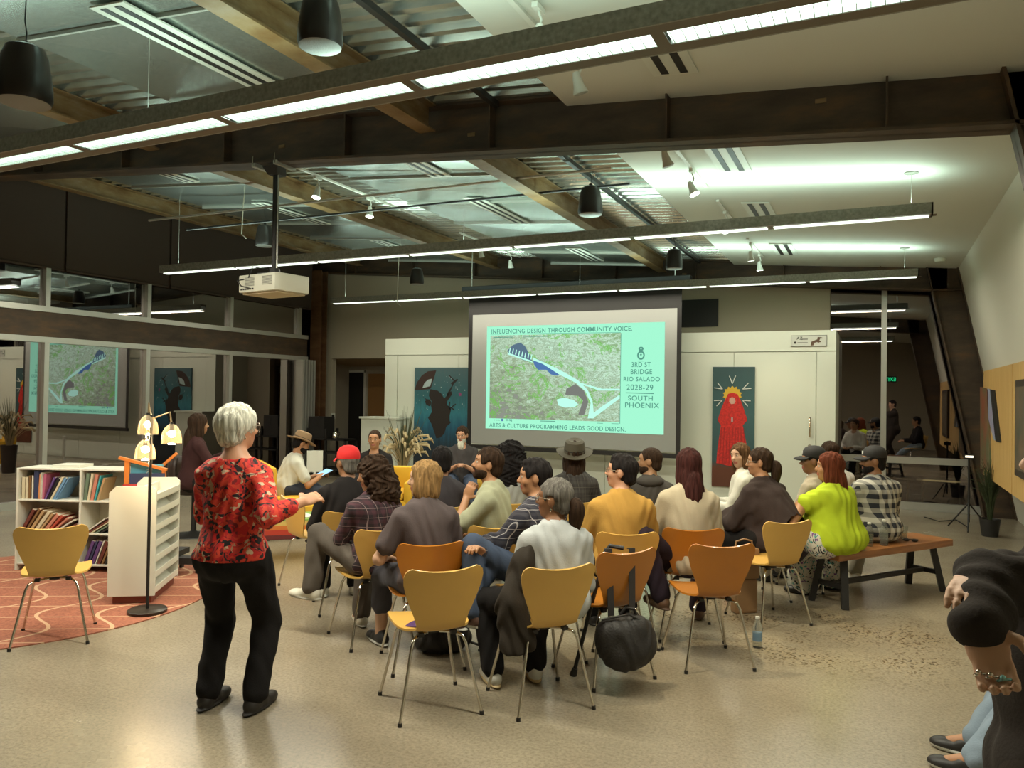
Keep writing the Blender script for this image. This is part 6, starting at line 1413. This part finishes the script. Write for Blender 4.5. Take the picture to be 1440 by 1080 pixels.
# near right: arms folded
SW2 = cloth('charcoal_sweatshirt', (.032, .026, .022))
r, I = person(1512, 575, 1.80, 80, 'person at the right edge in a dark sweatshirt with folded arms and silver rings', hd=75, lean=0, stand=True, skn='light', hair=('short', 'black'), top=SW2, sleeve='wide', bottom=cloth('dark_brown_trousers', (.028, .020, .015)), h=.006, w=1.0, g=1.30,
    L=('px', 1378, 880, 1.60), Le=('px', 1392, 826, 1.70), LH=('px', 1398, 940, 1.56), R=('px', 1378, 806, 1.72), RH=('px', 1340, 850, 1.58), Re=('px', 1470, 820, 1.92), curl=.75, wn=(-1, -.25, .1), wnR=(1, 0, -.3), curlR=.35, hem=.02, big=.98)
NEAR = I
# ================================================================== THINGS CARRIED OR WORN LOOSE
# near person's rings
def ring(p, ax, r, label, m):
    t = MB(); ax = Vector(ax).normalized(); a = ax.orthogonal().normalized(); b = ax.cross(a); p = Vector(p)
    t.tube([p + (a * math.cos(i * PI / 8) + b * math.sin(i * PI / 8)) * r for i in range(17)], .0028, 8); t.ball(p + Vector((-.25, -.6, .5)).normalized() * r, .006, 10); tag(t.obj('ring', m, smooth=True), label, 'ring')
# second person at the right edge: only shoes reach into the picture
r, I = person(1530, 690, 3.75, 88, 'person seated outside the right edge, with black slip-on shoes and white soles', lean=4, skn='tan', hair=('short', 'black'), top=BLACKT, sleeve='long', bottom=cloth('light_denim', (.22, .28, .34)), h=.010, FL=('fl', 1373, 1068, 0, 0), FR=('fl', 1373, 1040, 0, 0), shoe=('slip_on', (.02, .018, .016), (.62, .62, .56)))
with_chair(I, 'yellow maple chair outside the right edge under the seated person')
# backpack on the honey chair
def sdf_obj(name, prims, lo, hi, h, m, wr=0.0, parent=None, loc=None, rz=0, cut=None):
    G = Vol(lo, hi, h)
    for p, k, op in prims: G.add(p, k, 0, op)
    if wr:
        X, Y, Z = G.ax[0][:, None, None], G.ax[1][None, :, None], G.ax[2][None, None, :]; G.D += (wr * (np.sin(45 * Z + 6 * np.sin(22 * X)) + .7 * np.sin(50 * X + 30 * Z))).astype(np.float32)
    if cut is not None: G.D = np.maximum(G.D, cut - G.ax[2][None, None, :]).astype(np.float32)
    o = bpy.data.objects.new(name, G.mesh(name, [m])); COL.objects.link(o)
    if parent: o.parent = parent
    if loc is not None: o.location = loc
    o.rotation_euler = (0, 0, rz); return o
hx = atD(829, 800, 4.72); ca = rd(50)
base = Vector((hx.x, hx.y, 0)); RZ = Matrix.Rotation(ca, 3, 'Z')
t = thing('backpack', 'black backpack hanging by its straps from the back of the honey-brown chair', 'backpack', base + RZ @ Vector((.04, -.30, .14)), ca + rd(-12))
RRt = rotm(0, 0, rd(-18))
sdf_obj('bag_body', [(ell((0, -.06, .17), (.18, .11, .135), RRt), .02, 'u'), (ell((.03, -.08, .10), (.16, .10, .10), RRt), .05, 'u'), (ell((-.08, -.06, .22), (.08, .08, .07)), .04, 'u')], (-.27, -.24, -.04), (.27, .12, .38), .007, M_BAG, .003, t)
MB().tube([(-.15, -.08, .29), (.0, -.12, .325), (.15, -.09, .24)], .006, 8).obj('zip', M_BLACK, t, smooth=True)
MB().tube([(-.03, -.06, .31), (0, -.07, .35), (.05, -.07, .34), (.07, -.06, .29)], .009, 8).obj('grab_handle', M_BAG, t, smooth=True)
for x in (-.055, .075): MB().bar((x * 1.1, .055, .66), (x, .02, .28), .038, .006, (0, 1, 0)).bar((x * 1.1, .055, .66), (x * 1.1, .09, .655), .038, .006).obj('strap', mat('strap_webbing', (.03, .026, .024), .7), t)
MB().box((.075, .0, .30), (.04, .015, .03)).obj('buckle', M_CHROME, t)
# dark jacket over the front-row chair's left side
jl = Wg['loc'] + rotm(Wg['yaw']) @ V3(-.25, -.08, 0)
p1, p2, p3, p4 = [np.array(atD(*q)) for q in ((757, 752, 4.36), (735, 790, 4.26), (718, 850, 4.16), (722, 912, 4.12))]
sdf_obj('draped_jacket', [(cone(p1, p2, .025, .055), .05, 'u'), (cone(p2, p3, .055, .075), .05, 'u'), (cone(p3, p4, .075, .075), .03, 'u'), (cone(p3 + V3(.05, .03, -.02), p4 + V3(.08, .05, 0), .035, .03), .05, 'u')], np.min([p1, p4], 0) - V3(.35, .3, .12), np.max([p1, p2, p4], 0) + V3(.3, .25, .15), .008, cloth('dark_jacket', (.030, .024, .018)), .006, cut=p4[2] - .02)
tag(bpy.data.objects['draped_jacket'], 'dark brown jacket hanging down over the left side of the front-row chair', 'jacket')
# bag on the floor behind the purple-paper chair
q = atz(622, 915)
t = thing('black_bag', 'slumped black bag on the floor behind the empty front chair', 'bag', (q.x, q.y, 0), rd(40))
sdf_obj('bag_body', [(ell((0, 0, .08), (.19, .12, .10)), .02, 'u'), (ell((.08, .0, .12), (.10, .09, .09)), .04, 'u')], (-.26, -.2, -.01), (.26, .2, .26), .008, M_BAG, .004, t, cut=.002)
MB().tube([(.15, .0, .06), (.3, -.05, .012), (.42, .02, .008), (.5, .0, .008), (.40, -.10, .008), (.22, -.1, .02)], .009, 6).obj('strap', M_BLACK, t, smooth=True)
# walking cane leaning on the backpack chair
a, b = atz(806, 950), atD(845, 800, 4.6)
t = thing('walking_cane', 'black walking cane with a rubber tip beside the front-row chair', 'cane', (a.x, a.y, 0)); d = Vector((b.x - a.x, b.y - a.y, b.z))
MB().cyl(d * .03, d * 1.15, .012).obj('shaft', M_BLACK, t, smooth=True); MB().cyl((0, 0, .003), d * .07, .024, .017).obj('rubber_tip', M_BLACK, t, smooth=True); MB().tube([d * 1.15, d * 1.2 + Vector((.02, 0, .01)), d * 1.2 + Vector((.10, .02, .0))], .013, 8).obj('handle', M_BLACK, t, smooth=True)
# tan handbag between shawl and yellow chair
q = atD(1046, 775, 6.1)
t = thing('tan_handbag', 'tan leather handbag between the dark shawl and the yellow maple chair', 'handbag', (q.x, q.y, 0), rd(40))
M_TAN = mat('tan_leather', (.26, .15, .07), .5)
MB().prism([(-.11, -.06, .27), (.11, -.06, .27), (.12, .06, .27), (-.10, .06, .27)], (0, 0, .24)).obj('bag_body', M_TAN, t, bevel=.02, smooth=True)
MB().tube([(-.08, 0, .50), (-.07, 0, .56), (0, 0, .58), (.07, 0, .56), (.08, 0, .50)], .007, 8).obj('handle', M_TAN, t, smooth=True)
MB().b2((-.09, -.05, .0), (.10, .05, .27)).obj('bag_base', M_TAN, t, bevel=.02)

# rings on the near hands (positions on the finger chains)
S0, E0, W0_ = NEAR['arm']['L']
def to_world(l): return NEAR['loc'] + rotm(NEAR['yaw']) @ l
fw = np.array(atD(1398, 940, 1.56)) - to_world(W0_); fw /= np.linalg.norm(fw)
for k, (u, v, D, lb) in enumerate(((1386, 896, 1.55, 'wide silver ring with dark stone on the near hand'), (1376, 908, 1.55, 'plain silver ring on the middle of the near hand'), (1365, 930, 1.55, 'silver ring with a turquoise stone, lowest on the near hand'))):
    p = to_world(W0_) + fw * .098 + rotm(NEAR['yaw']) @ V3(-.018, .024 - .021 * k, 0) 
    ring(p, fw, .0115, lb, M_CHROME if k != 2 else mat('turquoise_ring', (.25, .55, .55), .25, .3))
